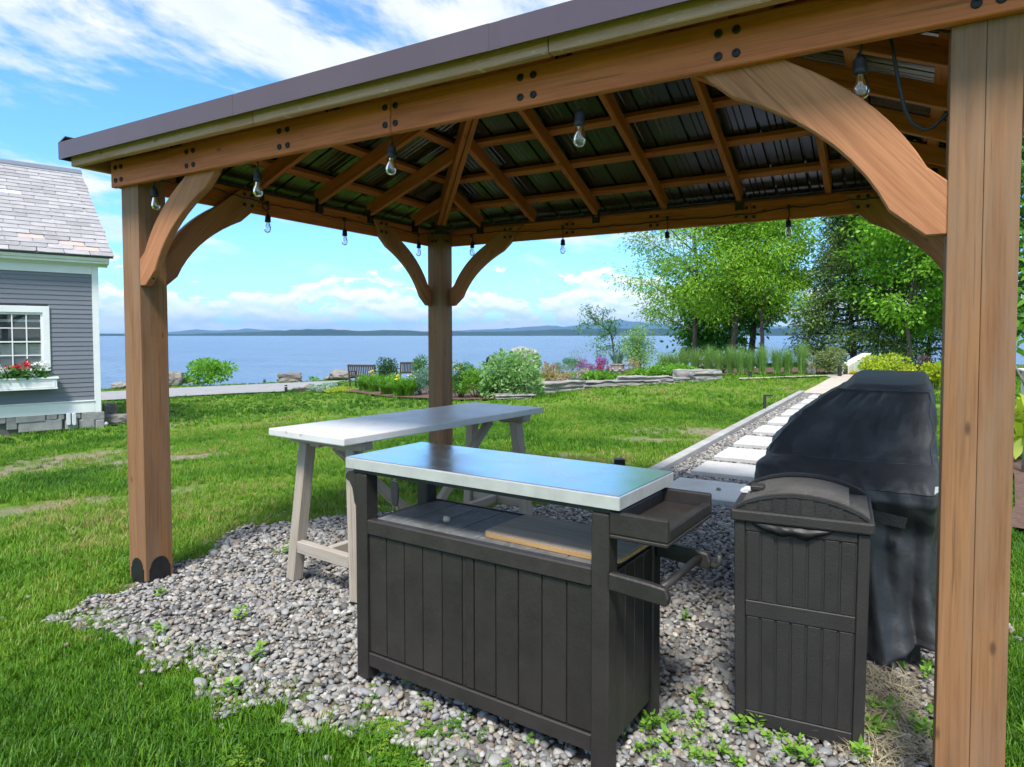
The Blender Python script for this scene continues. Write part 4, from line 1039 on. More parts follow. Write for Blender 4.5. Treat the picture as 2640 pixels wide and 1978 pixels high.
# ================================================================== COVERED GRILL
cover_m = pbr('black canvas cover', (.028,.029,.032), (.042,.043,.046), .54, 3, bmp=.8, bscale=9, speck=(210,.70,(.10,.10,.095)), rvar=.08, spec=.5)
def grill():
    g = thing('covered_grill', 'barbecue grill wrapped in a black fabric cover beside the right post', 'grill', (-.50, 1.70, 0))
    rings = [ # z, x0,x1,y0,y1, exponent
        (1.205,-.46,-.20,1.70,2.25,5),(1.200,-.50,-.165,1.60,2.33,7),(1.175,-.535,-.145,1.52,2.38,8),(1.10,-.645,-.135,1.45,2.42,9),(1.00,-.765,-.13,1.37,2.45,9),(.90,-.845,-.128,1.27,2.47,9),
        (.852,-.864,-.126,1.20,2.48,9),(.838,-.868,-.126,1.14,2.48,9),(.812,-.870,-.125,1.05,2.48,9),(.765,-.874,-.124,.980,2.48,9),(.715,-.876,-.123,.962,2.48,9),(.665,-.866,-.126,.985,2.48,8),(.60,-.85,-.134,1.03,2.47,7),(.48,-.84,-.138,1.045,2.46,6),(.34,-.835,-.14,1.045,2.46,6),(.20,-.84,-.138,1.03,2.46,6),(.10,-.845,-.134,1.015,2.46,6),(.03,-.85,-.13,1.0,2.465,6)]
    SUBR = 4; dense = []
    for ra, rb_ in zip(rings[:-1], rings[1:]):
        for q_ in range(SUBR): dense.append(tuple(u_+(v_-u_)*q_/SUBR for u_, v_ in zip(ra, rb_)))
    rings = dense+[rings[-1]]
    sq = [(-1+2*i/70, -1) for i in range(70)]+[(1, -1+2*i/40) for i in range(40)]+[(1-2*i/40, 1) for i in range(40)]+[(-1, 1-2*i/60) for i in range(60)]
    n = len(sq); V = []; F = []
    for zi, (z, x0, x1, y0, y1, k) in enumerate(rings):
        cx_, cy_, rx, ry = (x0+x1)/2, (y0+y1)/2, (x1-x0)/2, (y1-y0)/2; k = k*1.6
        for i, (qx, qy) in enumerate(sq):
            nm = (abs(qx)**k+abs(qy)**k)**(1/k); ux, uy = qx/nm, qy/nm
            x, y = cx_+rx*ux, cy_+ry*uy
            nx_, ny_ = math.copysign(abs(ux)**(k-1), ux), math.copysign(abs(uy)**(k-1), uy); nl = math.hypot(nx_, ny_) or 1; nx_ /= nl; ny_ /= nl
            s_ = i/n; per = (x*2.2+y*2.2)
            fold_ = min(1, max(0, .74-z)/.45)
            w = .030*fold_*math.sin(x*27+1.4*math.sin(x*9+1)+y*17+z*1.5)+.016*fold_*math.sin(x*58+z*3+y*33)+.007*math.sin(x*40+y*30+z*11)*(z < 1.1)
            w += .020*mnoise.noise(Vector((x*5, y*5, z*6)))*(1 if z < 1.17 else .2)+.009*mnoise.noise(Vector((x*15+z*9, y*9, z*7)))
            rdg = 1-abs(mnoise.noise(Vector((x*6+z*2, y*6, z*5+3))))*2.4; rdg2 = 1-abs(mnoise.noise(Vector((x*11-z*6, y*11, z*7+9))))*2.4
            w += (.010*max(0, rdg)**3+.008*max(0, rdg2)**3)*(1 if z < 1.14 else .25)
            pinch = .055*math.exp(-((x+.30)/.16)**2-((z-.60)/.12)**2)*(1 if y < 1.3 else 0)
            dz = 0
            if z < .2 and y < 1.4: dz = .085*max(0, (x+.32)/.2)**1.0*(1 if x > -.32 else 0)*(1-z/.2)+.02*math.sin(x*23)*(1-z/.2)
            if z > 1.16: dz = (y-1.95)*.05
            if .85 > z > .70: dz += .012*mnoise.noise(Vector((x*6, y*4, 3)))
            V.append((x+nx_*w, y+ny_*w+(pinch if ny_ < 0 else 0), z+dz))
    m = len(rings)
    F = [(i*n+j, (i+1)*n+j, (i+1)*n+(j+1) % n, i*n+(j+1) % n) for i in range(m-1) for j in range(n)]+[tuple(range(n))]
    o = MB().add(V, F).obj('cover', cover_m, g, Matrix.Identity(4), smooth=True)
    md = o.modifiers.new('thick', 'SOLIDIFY'); md.thickness = .003; md.offset = -1
    # seams
    def seam(pts, r=.0035): MB().tube(pts, r, 6).obj('seam', cover_m, g, Matrix.Identity(4), smooth=True)
    pass
    def loop(ri, i0, i1, r=.004): seam([Vector(V[ri*n+(i % n)]) for i in range(i0, i1)], r)
    loop(int(2.4*SUBR), -30, 70); loop(6*SUBR, -52, 70); loop(9*SUBR, -52, 70, .0035)
    seam([Vector(V[ri*n+0]) for ri in range(2*SUBR, 6*SUBR+1)], .004); seam([Vector(V[ri*n+69]) for ri in range(2*SUBR, 6*SUBR+1)], .004)
    web = pbr('woven strap', (.018,.018,.02), (.032,.032,.034), .7, 60, bmp=1, bscale=220)
    st = MB(); pts = [(-.60,.940,.690),(-.50,.935,.682),(-.40,.945,.668),(-.30,.965,.650),(-.245,.975,.640)]
    for p, q in zip(pts[:-1], pts[1:]): st.bar(p, q, .004, .048)
    st.obj('strap', web, g, Matrix.Identity(4))
    tube_m = pbr('grill steel leg', (.02,.02,.02), (.03,.03,.03), .4, 9)
    for x, y in ((-.20,1.13),(-.78,1.13),(-.20,2.35),(-.78,2.35)):
        MB().box(x-.02, x+.02, y-.02, y+.02, 0, .5).obj('leg', tube_m, g, Matrix.Identity(4), bevel=.003)
    MB().box(-.80, -.17, 1.12, 2.36, .13, .15).obj('base_shelf', tube_m, g, Matrix.Identity(4), bevel=.003)
    tgm = pbr('white tag', (.75,.75,.75), (.7,.7,.7), .5, 9)
    MB().prism([(-.010, .012), (.006, .016), (.009, -.002), (-.012, -.020)], 0, .002, lambda a, c, t: (a, -t, c)).obj('care_tag', tgm, g, Matrix.Translation((-.135, .948, .80)))
grill()
# ================================================================== HOUSE
Hc = at(262, 1098); TH = math.radians(72)
he = Vector((math.cos(TH), math.sin(TH), 0)); hn = Vector((he.y, -he.x, 0)); HZ = Hc.z
def A_(a, b): return a/4.603, 760+b/4.603
def B_(a, b): return a/4.603, 400+b/4.603
def wall(uv, off=0.0):
    P = on(uv[0], uv[1], Hc+hn*off, hn); return (P-Hc).dot(he), P.z-HZ
house = thing('house', 'small grey clapboard house with slate roof and stone foundation', 'house', Hc, TH)
HM = WM[house]
def hpart(name, m, mat, bevel=0, par=None, **k): return m.obj(name, mat, par or house, HM, bevel=bevel, **k)
white = pbr('white trim paint', (.74,.75,.74), (.68,.69,.68), .5, 2.5, rvar=.1)
siding = pbr('grey blue siding', (.165,.175,.205), (.145,.154,.182), .62, 3, bmp=.1, bscale=30, rnd=.05, stretch=(.3, 1, 5))
LEN = 6.5
zs, zt = .565, 3.18                                                   # siding from skirt board to frieze (above ground)
hpart('wall', MB().box(-LEN, -.02, .03, 6.6, .28, 3.42), pbr('house core', (.12,.125,.14), None, .8, 3))
hpart('gable', MB().prism([(.03, 3.42), (6.6, 3.42), (3.37, 5.83)], -LEN, -.02, lambda a, c, t: (t, a, c)), siding)
WS0, WS1, WZ0, WZ1 = -2.344, -.997, .762-HZ, 1.842-HZ                 # sash opening
lap = .0945; k = 0; z = zs
while z < zt-.01:
    z1 = min(z+lap, zt)
    segs = [(-LEN, -.117)] if (z1 < WZ0-.02 or z > WZ1+.15) else [(-LEN, WS0-.13), (WS1+.13, -.117)]
    for a, c in segs:
        hpart('clapboard', MB().add([(a, -.016, z-.004), (c, -.016, z-.004), (c, -.003, z1+.012), (a, -.003, z1+.012), (a, .0305, z-.004), (c, .0305, z-.004), (c, .0305, z1+.012), (a, .0305, z1+.012)],
              [(0,1,2,3), (5,4,7,6), (1,0,4,5), (2,1,5,6), (3,2,6,7), (0,3,7,4)]), siding)
    z += lap
hpart('corner_board', MB().box(-.1165, 0, -.030, .10, .30, 3.34), white, .004)
hpart('skirt_board', MB().box(-LEN, -.1170, -.034, .03, .305, .535), white, .004)
hpart('skirt_cap', MB().box(-LEN, -.1172, -.052, .03, .5355, .562), white, .004)
hpart('frieze_board', MB().box(-LEN, -.1172, -.030, .03, 3.182, 3.34), white, .004)
hpart('cornice', MB().prism([(.03, 3.341), (-.034, 3.341), (-.06, 3.37), (-.16, 3.385), (-.20, 3.40), (-.205, 3.435), (-.235, 3.455), (-.255, 3.50), (-.255, 3.52), (.03, 3.545)], -LEN, .165, lambda a, c, t: (t, a, c)), white)
hpart('rake_board', MB().prism([(-.20, 3.40), (-.255, 3.52), (3.37, 5.93), (3.37, 5.75)], .03, .17, lambda a, c, t: (t, a, c)), white)
# roof deck and slates
sl0 = Vector((-.285, 3.535)); sl1 = Vector((3.37, 5.955)); sd_ = (sl1-sl0).normalized(); sn_ = Vector((-sd_.y, sd_.x)); SLN = (sl1-sl0).length
slate_m = pbr('grey purple slate', (.355,.338,.340), (.285,.270,.278), .62, 4, bmp=.3, bscale=40, rnd=.16, speck=(9,.66,(.40,.34,.30)))
hpart('roof_deck', MB().prism([tuple(sl0+sn_*-.03), tuple(sl1+sn_*-.03), tuple(sl1), tuple(sl0)], -LEN, .235, lambda a, c, t: (t, a, c)), pbr('slate gap shadow', (.09,.085,.09), None, .9, 5))  # deck colour darkened to paint the shadow in the slate gaps
hpart('rear_roof', MB().prism([(3.38, 5.93), (7.0, 3.5), (7.0, 3.55), (3.38, 5.98)], -LEN, .235, lambda a, c, t: (t, a, c)), slate_m)
row = .187; nrow = int(SLN/row)
slv = []
for k in range(5):
    m = MB(); w = .425; h = row*1.9
    r = random.Random(k)
    c0 = [(-w/2, 0), (w/2, 0)] if k < 2 else [(-w/2, .03), (-w/2+.05, 0), (w/2, 0)] if k == 2 else [(-w/2, 0), (w/2-.06, .004), (w/2-.01, .035)] if k == 3 else [(-w/2, .006), (-.05, -.004), (w/2, .008)]
    poly = c0+[(w/2, h), (-w/2, h)]
    m.prism(poly, 0, .019, lambda a, c, t: (a, c, t)); slv.append(m.mesh('slate', slate_m))
white_slate = MB().prism([(-.216, 0), (.216, 0), (.216, .18), (-.216, .18)], 0, .012, lambda a, c, t: (a, c, t)).mesh('slate', white)
pink_slate = MB().prism([(-.20, 0), (.2, 0), (.216, .3), (-.216, .3)], 0, .010, lambda a, c, t: (a, c, t)).mesh('slate', pbr('pink slate', (.50,.385,.33), (.43,.33,.30), .65, 6, bmp=.3, bscale=40))
Ms = Matrix(((1, 0, 0, 0), (0, sd_.x, sn_.x, 0), (0, sd_.y, sn_.y, 0), (0, 0, 0, 1)))
for i in range(nrow):
    off = (.216 if i % 2 else 0)+random.uniform(-.03, .03)
    for j in range(8):
        s0 = .24-.218-off-j*.436
        if j == 0 and i % 2 == 0: pass
        if s0 < -2.9: continue
        if i % 2 and j == 0:
            # half slate at the rake
            M = HM @ Matrix.Translation((.24-.108+.0, sl0.x+sd_.x*i*row+sn_.x*.012, sl0.y+sd_.y*i*row+sn_.y*.012)) @ Ms @ Matrix.Rotation(-.07, 4, 'X') @ Matrix.Scale(.49, 4, (1, 0, 0))
            ob('slate', slv[0], house, M)
        me = slv[random.choice([0, 0, 1, 1, 2, 3, 4])]
        if (i, j) in ((2, 1), (3, 2), (1, 0)): me = pink_slate
        if (i, j) == (14, 3): me = white_slate
        M = HM @ Matrix.Translation((s0, sl0.x+sd_.x*i*row+sn_.x*.012, sl0.y+sd_.y*i*row+sn_.y*.012)) @ Ms @ Matrix.Rotation(-.07, 4, 'X') @ Matrix.Rotation(random.uniform(-.012, .012), 4, 'Z')
        ob('slate', me, house, M)
lead = pbr('lead ridge', (.20,.22,.26), (.17,.19,.23), .5, 4, metal=.4)
hpart('ridge_cap', MB().prism([(3.20, 5.875), (3.37, 5.99), (3.55, 5.875), (3.55, 5.90), (3.37, 6.02), (3.20, 5.90)], -LEN, .245, lambda a, c, t: (t, a, c)), lead)
# window
def paneglass():
    m, t = newmat('window glass')
    lw2 = nd(t, 'ShaderNodeLayerWeight', {'Blend': .28})
    tr = nd(t, 'ShaderNodeBsdfTransparent', {'Color': (.82, .85, .86, 1)}); gl = nd(t, 'ShaderNodeBsdfGlossy', {'Color': (1, 1, 1, 1), 'Roughness': .015})
    f = nd(t, 'ShaderNodeMapRange', {0: lw2.outputs['Fresnel'], 3: .02, 4: .7}).outputs[0]
    fin(t, nd(t, 'ShaderNodeMixShader', {0: f, 1: tr.outputs[0], 2: gl.outputs[0]})); return m
pglass = paneglass()
wn = hpart('window', MB().box(WS0-.14, WS0-.036, -.042, .032, WZ0-.05, WZ1+.17).box(WS1+.036, WS1+.148, -.042, .032, WZ0-.05, WZ1+.17).box(WS0-.036, WS1+.036, -.042, .032, WZ1+.042, WZ1+.17).box(WS0-.036, WS1+.036, -.048, .032, WZ0-.05, WZ0-.03), white, .004)
hpart('sash', MB().box(WS0-.035, WS0, -.010, .025, WZ0-.03, WZ1+.04).box(WS1, WS1+.035, -.010, .025, WZ0-.03, WZ1+.04).box(WS0, WS1, -.010, .025, WZ1, WZ1+.04).box(WS0, WS1, -.010, .025, WZ0-.03, WZ0), white, 0, wn)
cwid_ = (WS1-WS0)/6; rh = (WZ1-WZ0)/4
for i in range(1, 6): hpart('muntin', MB().box(WS0+i*cwid_-.010, WS0+i*cwid_+.010, -.011, .02, WZ0, WZ1), white, .002, wn)
for j in range(1, 4): hpart('muntin', MB().box(WS0, WS1, -.008-.004*(j == 2), .018, WZ0+j*rh-.009-.004*(j == 2), WZ0+j*rh+.009+.004*(j == 2)), white, .002, wn)
for i in range(6):
    for j in range(4):
        hpart('pane', MB().box(WS0+i*cwid_+.0105, WS0+(i+1)*cwid_-.0105, .006, .009, WZ0+j*rh+.0135, WZ0+(j+1)*rh-.0135), pglass, 0, wn)
roomm = pbr('painted room dark', (.035,.03,.028), (.05,.045,.04), .9, 2)
hpart('room_dark_sheet', MB().add([(WS0-.02, .0302, WZ0-.02), (WS1+.02, .0302, WZ0-.02), (WS1+.02, .0302, WZ1+.03), (WS0-.02, .0302, WZ1+.03)], [(0,1,2,3)]), roomm, 0, wn)  # flat dark sheet, the unlit room's darkness put into its colour
shade_m = pbr('cream window shade', (.74,.72,.67), (.68,.66,.61), .8, 4)
hpart('window_shade', MB().box(WS0, WS1, .0205, .0245, WZ0, WZ0+2*rh-.045), shade_m, 0, wn)
hpart('window_blind', MB().box(WS0, WS1, .0205, .0245, WZ1-.15, WZ1-.10), shade_m, 0, wn)
for kk in range(4): hpart('blind_slat', MB().box(WS0, WS1, .0215, .0240, WZ1-.085+kk*.022, WZ1-.072+kk*.022), pbr('dark slat', (.16,.14,.12), None, .7, 4), 0, wn)
# foundation stones, each from its outline in the photo
fstone = pbr('foundation stone', (.30,.295,.285), (.22,.215,.21), .9, 5, bmp=.8, bscale=18, rnd=.16)
hpart('foundation', MB().box(-LEN, -.03, .035, .3, -.15, .31), pbr('mortar', (.14,.13,.12), None, .95, 9), 0)
for (a0, b0, a1, b1) in ((965,1398,1240,1478),(930,1483,1125,1580),(1130,1483,1238,1590),(548,1400,680,1480),(182,1408,540,1503),(215,1508,740,1600),(72,1468,208,1600),(-60,1432,70,1530),(75,1425,172,1466),(690,1400,765,1480),(895,1400,958,1470),(-420,1430,-70,1500),(-300,1505,-65,1600),(770,1490,925,1590)):
    s0, z1 = wall(A_(a0, b0)); s1, z0 = wall(A_(a1, b1)); z1 = min(z1, .302); z0 = max(z0, -.12)
    m = MB().box(s0, s1, -.015-random.uniform(0, .03), .2, z0, z1)
    o = hpart('stone', m, fstone, .018, seg=2)
ventm = pbr('white vent cap', (.62,.65,.68), (.55,.58,.6), .45, 6)
for k, (a, lab) in enumerate(((803, 'white capsule shaped cap leaning on the house foundation, left one of the pair'), (868, 'white capsule shaped cap leaning on the house foundation, right one of the pair'))):
    s, z1 = wall(A_(a, 1398)); z0 = wall(A_(a, 1545))[1]
    r_ = .036; pts = [(r_*math.cos(q), z1-r_+r_*math.sin(q)) for q in np.linspace(0, math.pi, 9)]+[(r_*math.cos(q), z0+r_+r_*math.sin(q)) for q in np.linspace(math.pi, 2*math.pi, 9)]
    o = MB().prism([(s+x, zq) for x, zq in pts], -.06, -.115, lambda a, c, t: (a, t, c)).obj('vent_cap', ventm, None, HM, bevel=.008, seg=2)
    tag(o, lab, 'vent cap', 'white caps at the foundation')
# wall lantern on the lake side of the corner
ln = thing('wall_lantern', 'small black wall lantern on the far side of the house corner', 'lantern', HM @ Vector((.0, .9, 2.38)), TH)
WM[ln] = WM[ln] @ Matrix.Scale(.6, 4); ln.matrix_local = WM[ln]
MB().box(-.0, .02, -.05, .05, -.05, .16).obj('back_plate', iron, ln, WM[ln], bevel=.004)
MB().tube([(.02, 0, .10), (.08, 0, .16), (.11, 0, .13)], .008, 8).obj('arm', iron, ln, WM[ln], smooth=True)
MB().lathe([(.02, .13), (.075, .08), (.07, .075), (.055, -.06), (.02, -.085), (.012, -.12)], 6, (.11, 0, 0)).obj('lamp_cage', iron, ln, WM[ln])
# window box with geraniums
wb = thing('window_box', 'white panelled window box fixed under the house window', 'planter', HM @ Vector((-1.7, -.05, .361-HZ)), TH)
bx0, bx1 = -.96, .92
def wpart(name, m, mat=white, bevel=.004, **k): return m.obj(name, mat, wb, WM[wb], bevel=bevel, **k)
wpart('front_panel', MB().box(bx0, bx1, -.225, -.205, .025, .20)); wpart('end_panel', MB().box(bx1-.018, bx1, -.2045, -.001, .025, .20)); wpart('end_panel', MB().box(bx0, bx0+.018, -.2045, -.001, .025, .20))
wpart('rim', MB().box(bx0-.03, bx1+.03, -.245, .0, .2005, .24)); wpart('base_moulding', MB().box(bx0-.012, bx1+.012, -.235, -.001, 0, .0245))
for z0, z1 in ((.030, .052), (.165, .19)): wpart('panel_moulding', MB().box(bx0+.06, bx1-.06, -.232, -.2255, z0, z1), bevel=.002)
for xq in (bx0+.035, bx1-.057): wpart('panel_moulding', MB().box(xq, xq+.022, -.232, -.2255, .03, .19), bevel=.002)
gerleaf = leafm('geranium leaf', (.05,.15,.03), (.10,.24,.05), .25)
redp = pbr('red petal', (.62,.02,.03), (.45,.012,.022), .6, 30); whitep = pbr('white petal', (.78,.78,.74), (.66,.67,.6), .6, 30); pinkp = pbr('faded pink petal', (.62,.16,.17), (.5,.1,.12), .6, 30)
def blossoms(P, size, n, spread, rng, tall=1.0):
    C_ = P[:, None, :]+rng.normal(0, 1, (len(P), n, 3))*np.array([spread, spread, spread*.7*tall]); C_ = C_.reshape(-1, 3)
    return leaves(C_, size, .9, .3, rng)
def geranium(x, z, mat, lab, n_head):
    P = WM[wb] @ Vector((x, -.125, .235)); g = thing('geranium', lab, 'flower', P, TH, 'geraniums in the window box'); r = np.random.default_rng(int(abs(x)*1000))
    c = r.normal(0, 1, (150, 3))*np.array([.07, .055, .045])+np.array([0, -.02, .035]); c[:, 2] = np.abs(c[:, 2])
    V, F = leaves(c*np.array([1.15, 1.1, 1.5]), .062, .95, .6, r); ob('foliage', mesh_np('foliage', V, F, gerleaf), g)
    heads = np.stack([r.uniform(-.08, .08, n_head), r.uniform(-.09, .0, n_head), np.full(n_head, z)+r.uniform(-.04, .03, n_head)], 1)
    st = MB()
    for hh in heads: st.tube([(hh[0]*.4, hh[1]*.4, .02), tuple(hh)], .004, 5)
    st.obj('stem', gerleaf, g)
    V, F = blossoms(heads, .036, 34, .027, r); ob('blossom', mesh_np('blossom', V, F, mat), g)
for (x, z, mt, lab, nh) in ((.64, .20, whitep, 'white geranium at the end of the window box nearest the house corner', 3), (.48, .05, whitep, 'low white flowers between the end geranium and the red ones', 3), (.38, .20, redp, 'tall red geranium in the window box, second red from the corner side', 2), (.24, .16, redp, 'deep red geranium left of the tallest red one in the window box', 2), (.12, .10, whitep, 'white geranium with drooping leaves mid window box', 4), (.0, .16, whitep, 'white geranium beside the faded pink one', 2), (-.14, .20, pinkp, 'faded pink geranium over the left part of the window box', 2), (-.26, .13, redp, 'red geranium at the left edge of the picture', 3), (-.5, .15, whitep, 'white geranium at the far left end of the window box', 3)):
    geranium(x, z*1.35, mt, lab, nh+1)
# ================================================================== GARDEN
def ppm(P): return FPX/((P-CAM).dot(_F))
rock_m = pbr('grey limestone', (.36,.34,.32), (.22,.205,.195), .9, 2.2, bmp=.9, bscale=9, rnd=.1, speck=(14,.64,(.48,.46,.43)))
rock_d = pbr('dark shore rock', (.25,.225,.20), (.15,.135,.125), .9, 2.2, bmp=.9, bscale=9, rnd=.1)
def rock(name, lab, uv, wpx, hpx, mat=rock_m, seed=1, depth=.8, boxy=.0, rz_=None, cat='rock', group=None, sink=.12, P=None):
    P = P or at(*uv); k = 1/ppm(P); w, h = wpx*k, hpx*k
    bm = bmesh.new(); bmesh.ops.create_icosphere(bm, subdivisions=4, radius=1); off = Vector((seed*5.3, seed*2.1, seed*3.7))
    for v in bm.verts:
        c = v.co.copy(); q = max(abs(c.x), abs(c.y), abs(c.z)); c = c.lerp(c/q, boxy)
        f = 1+.20*mnoise.noise(c*1.4+off)+.09*mnoise.noise(c*3.6+off)+.035*abs(mnoise.noise(c*9+off))
        # facets
        d = max(-.25, min(.12, mnoise.cell(c*1.6+off)*.06)); f += d*.5
        v.co = Vector((c.x*f*w/2, c.y*f*w*depth/2, (c.z*f+1)*h/2*(1+sink)-h*sink))
    me = bpy.data.meshes.new(name); bm.to_mesh(me); bm.free(); me.materials.append(mat)
    va = math.atan2(P.y-CY, P.x-CX)-math.pi/2
    o = ob(name, me, None, Matrix.Translation(P) @ Matrix.Rotation(va+(rz_ or 0), 4, 'Z')); return tag(o, lab, cat, group)
rock('boulder', 'dark squared stone block beside the house corner', (284, 1067), 29, 27, rock_d, 1, .9, .75)
rock('boulder', 'long flat dark stone lying right of the house foundation', (300, 1092), 62, 24, rock_d, 2, .5, .6)
rock('boulder', 'small white stone at the foot of the house corner', (272, 1097), 12, 9, pbr('white stone', (.6,.6,.58), None, .8, 5, bmp=.4, bscale=20), 9, .9)
rock('boulder', 'low grey shore rock left of the left gazebo post', R1(235, 338), 42, 15, rock_d, 3)
rock('boulder', 'pointed grey boulder right of the left gazebo post by the lake', R1(705, 312), 44, 36, rock_d, 4, 1, .2)
rock('boulder', 'flat pale rock under the lakeside bush', R1(900, 303), 44, 7, rock_m, 5)
rock('boulder', 'square dark granite block standing on the lake verge', R1(1700, 284), 56, 23, rock_d, 6, .7, .85)
rock('boulder', 'rounded brown boulder behind the left bench', R1(2140, 266), 60, 26, rock_d, 7)
rock('boulder', 'small low rock left of the rounded brown boulder', R1(2045, 267), 30, 10, rock_d, 8)
rock('boulder', 'low grey rock behind the silver mounds', R1(1880, 352), 30, 15, rock_d, 12)
rock('boulder', 'big pale boulder rising behind the variegated shrub', (1352, 973), 74, 76, rock_m, 10, .8, .55)
rock('boulder', 'reddish rock behind the yellow topped shrubs', R2(1405, 330), 24, 16, pbr('reddish rock', (.33,.26,.23), None, .9, 3, bmp=.8, bscale=12), 13)
rock('boulder', 'grey rock at the right end of the reed grasses', R4(960, 835), 28, 30, rock_m, 14, .8, .3)
def ledge(uv0, uv1, hpx, seed, lab, depth=.7):
    A, B = at(*uv0), at(*uv1); P = (A+B)/2; P.z = float(gz(P.x)); L = (B-A).length; k = 1/ppm(P); h = hpx*k
    nx_, ny_, nz_ = 28, 8, 7; bm = bmesh.new()
    bmesh.ops.create_cube(bm, size=1)
    bmesh.ops.subdivide_edges(bm, edges=bm.edges[:], cuts=9, use_grid_fill=True)
    off = Vector((seed*3.3, seed, seed*7.7))
    for v in bm.verts:
        c = v.co
        q = Vector((c.x*L, c.y*depth, c.z*h))
        lay = math.floor((c.z+.5)*4.5+mnoise.noise(Vector((q.x*1.2, 0, seed)))*.8)
        out = .10*mnoise.cell(Vector((lay*3.1+seed, 0, 0)))+.10*mnoise.noise(Vector((q.x*1.3, lay*2.0, seed)))+.04*mnoise.noise(q*7+off)
        q.y += out*(1 if c.y < 0 else .2)*.55*(1 if abs(c.y) > .3 else .3)
        q.z += .10*h*mnoise.noise(Vector((q.x*1.7, q.y*2, seed+3)))*(1 if c.z > 0 else 0)+.02*mnoise.noise(q*9)
        q.x += .12*mnoise.noise(Vector((q.z*4, q.y*3, seed)))*abs(c.x*2)
        v.co = q+Vector((0, depth*.42, h*.5-.03))
    me = bpy.data.meshes.new('ledge_stone'); bm.to_mesh(me); bm.free(); me.materials.append(ledge_m)
    d = B-A; o = ob('ledge_stone', me, None, Matrix.Translation(P) @ Matrix.Rotation(math.atan2(d.y, d.x), 4, 'Z'))
    tag(o, lab, 'stone', 'ledge stones edging the flower bed')
ledge_m = pbr('layered ledge stone', (.34,.32,.295), (.19,.175,.165), .9, 3, bmp=1, bscale=14, rnd=.08, stretch=(.6, .6, 5), speck=(10,.66,(.44,.42,.39)))
ledge(R2(1595, 572), R2(1975, 548), 13, 1, 'thin cut stone at the left end of the rock edging', .5)
ledge(R3(-10, 1003), R3(432, 957), 25, 2, 'broad flat ledge stone next to the thin cut stone')
ledge(R3(415, 960), R3(1010, 915), 17, 3, 'long low ledge stone in front of the urn')
ledge(R3(800, 925), R3(1330, 895), 21, 4, 'ledge stone right of the urn with ragged layers')
ledge(R3(1180, 905), R3(1560, 874), 13, 5, 'ledge stone under the bright green shrub')
ledge(R3(1520, 882), R3(1785, 860), 28, 6, 'big blunt ledge stone ending the rock edging on the right', 1.0)
# ---- plants
stem_m = pbr('brown stem', (.10,.07,.045), (.15,.11,.07), .9, 12)
def shrub(name, lab, uv, wpx, hpx, mat, n=900, leaf=.07, asp=.5, up=.45, seed=1, cat='shrub', group=None, flat=1.0, P=None, lobes=9, flowers=None, stems=5, loose=.0):
    P = P or at(*uv); k = 1/ppm(P); r = np.random.default_rng(seed)
    if uv is not None and uv[0] > 850: wpx *= 1.12; hpx *= 1.2; n = int(n*1.3)
    w, h = wpx*k/2, hpx*k
    t_ = thing(name, lab, cat, P, r.uniform(0, 6.28), group)
    # lobes: overlapping clumps inside the outline
    a = r.uniform(0, 2*np.pi, lobes); rr = np.sqrt(r.uniform(.05, .75, lobes)); zc_ = r.uniform(.22, .86, lobes)
    prof = np.sqrt(np.clip(1-((zc_-.42)/.62)**2, .05, 1))
    lc = np.stack([np.cos(a)*rr*w*prof, np.sin(a)*rr*w*prof*flat, zc_*h], 1)
    li = r.integers(0, lobes, n); lr = r.uniform(.25, .42, lobes)[li]*(1+loose)
    d = r.normal(size=(n, 3)); d /= np.linalg.norm(d, axis=1)[:, None]
    rad = r.uniform(.45, 1, n)**.5
    Q = lc[li]+d*(lr*rad)[:, None]*np.array([w*1.25, w*1.25*flat, h*.62])
    Q[:, 2] = np.clip(Q[:, 2], .01, h*1.03)
    V, F = leaves(Q, leaf, asp, up, r, dirs=d*.9)
    ob('foliage', mesh_np('foliage', V, F, mat), t_)
    if stems:
        m = MB()
        for s in range(stems):
            q = lc[s % lobes]; m.tube([(q[0]*.15, q[1]*.15, 0), (q[0]*.55, q[1]*.55, q[2]*.5), tuple(q)], [.02*h+.004, .012*h+.003, .004], 5)
        m.obj('stem', stem_m, t_)
    if flowers:
        fm, nf, fs = flowers; sel = r.choice(n, nf); c = Q[sel]*np.array([1.06, 1.06, 1.04])
        V, F = blossoms(c, fs, 6, fs*.8, r); ob('blossom', mesh_np('blossom', V, F, fm), t_)
    return t_
G_bright = leafm('bright leaf', (.10,.27,.02), (.20,.42,.045), .4)
G_mid = leafm('mid green leaf', (.045,.15,.022), (.10,.26,.045), .35)
G_dark = leafm('dark green leaf', (.02,.075,.014), (.05,.14,.03), .25)
G_yel = leafm('yellow green leaf', (.25,.36,.02), (.44,.50,.03), .35)
G_gold = leafm('golden leaf', (.50,.46,.015), (.66,.58,.04), .3)
G_silver = leafm('silver leaf', (.22,.33,.25), (.36,.48,.38), .2)
G_blue = leafm('blue green leaf', (.10,.22,.15), (.19,.32,.23), .2)
G_var = leafm('variegated leaf', (.10,.28,.05), (.33,.47,.19), .35)
G_olive = leafm('olive leaf', (.12,.18,.05), (.22,.26,.10), .3)
G_purple = leafm('purple leaf', (.07,.05,.05), (.13,.09,.08), .2)
G_tan = leafm('tan leaf', (.30,.28,.10), (.45,.36,.16), .3)
P_purple = pbr('magenta petal', (.46,.09,.42), (.32,.06,.36), .6, 30); P_red = pbr('crimson petal', (.50,.02,.07), (.36,.015,.05), .6, 30); P_blue = pbr('violet petal', (.10,.05,.28), (.07,.035,.2), .6, 30); P_dust = pbr('dusty pink petal', (.55,.42,.42), (.45,.34,.36), .6, 30); P_yel = pbr('yellow petal', (.75,.55,.03), (.62,.44,.02), .6, 30)
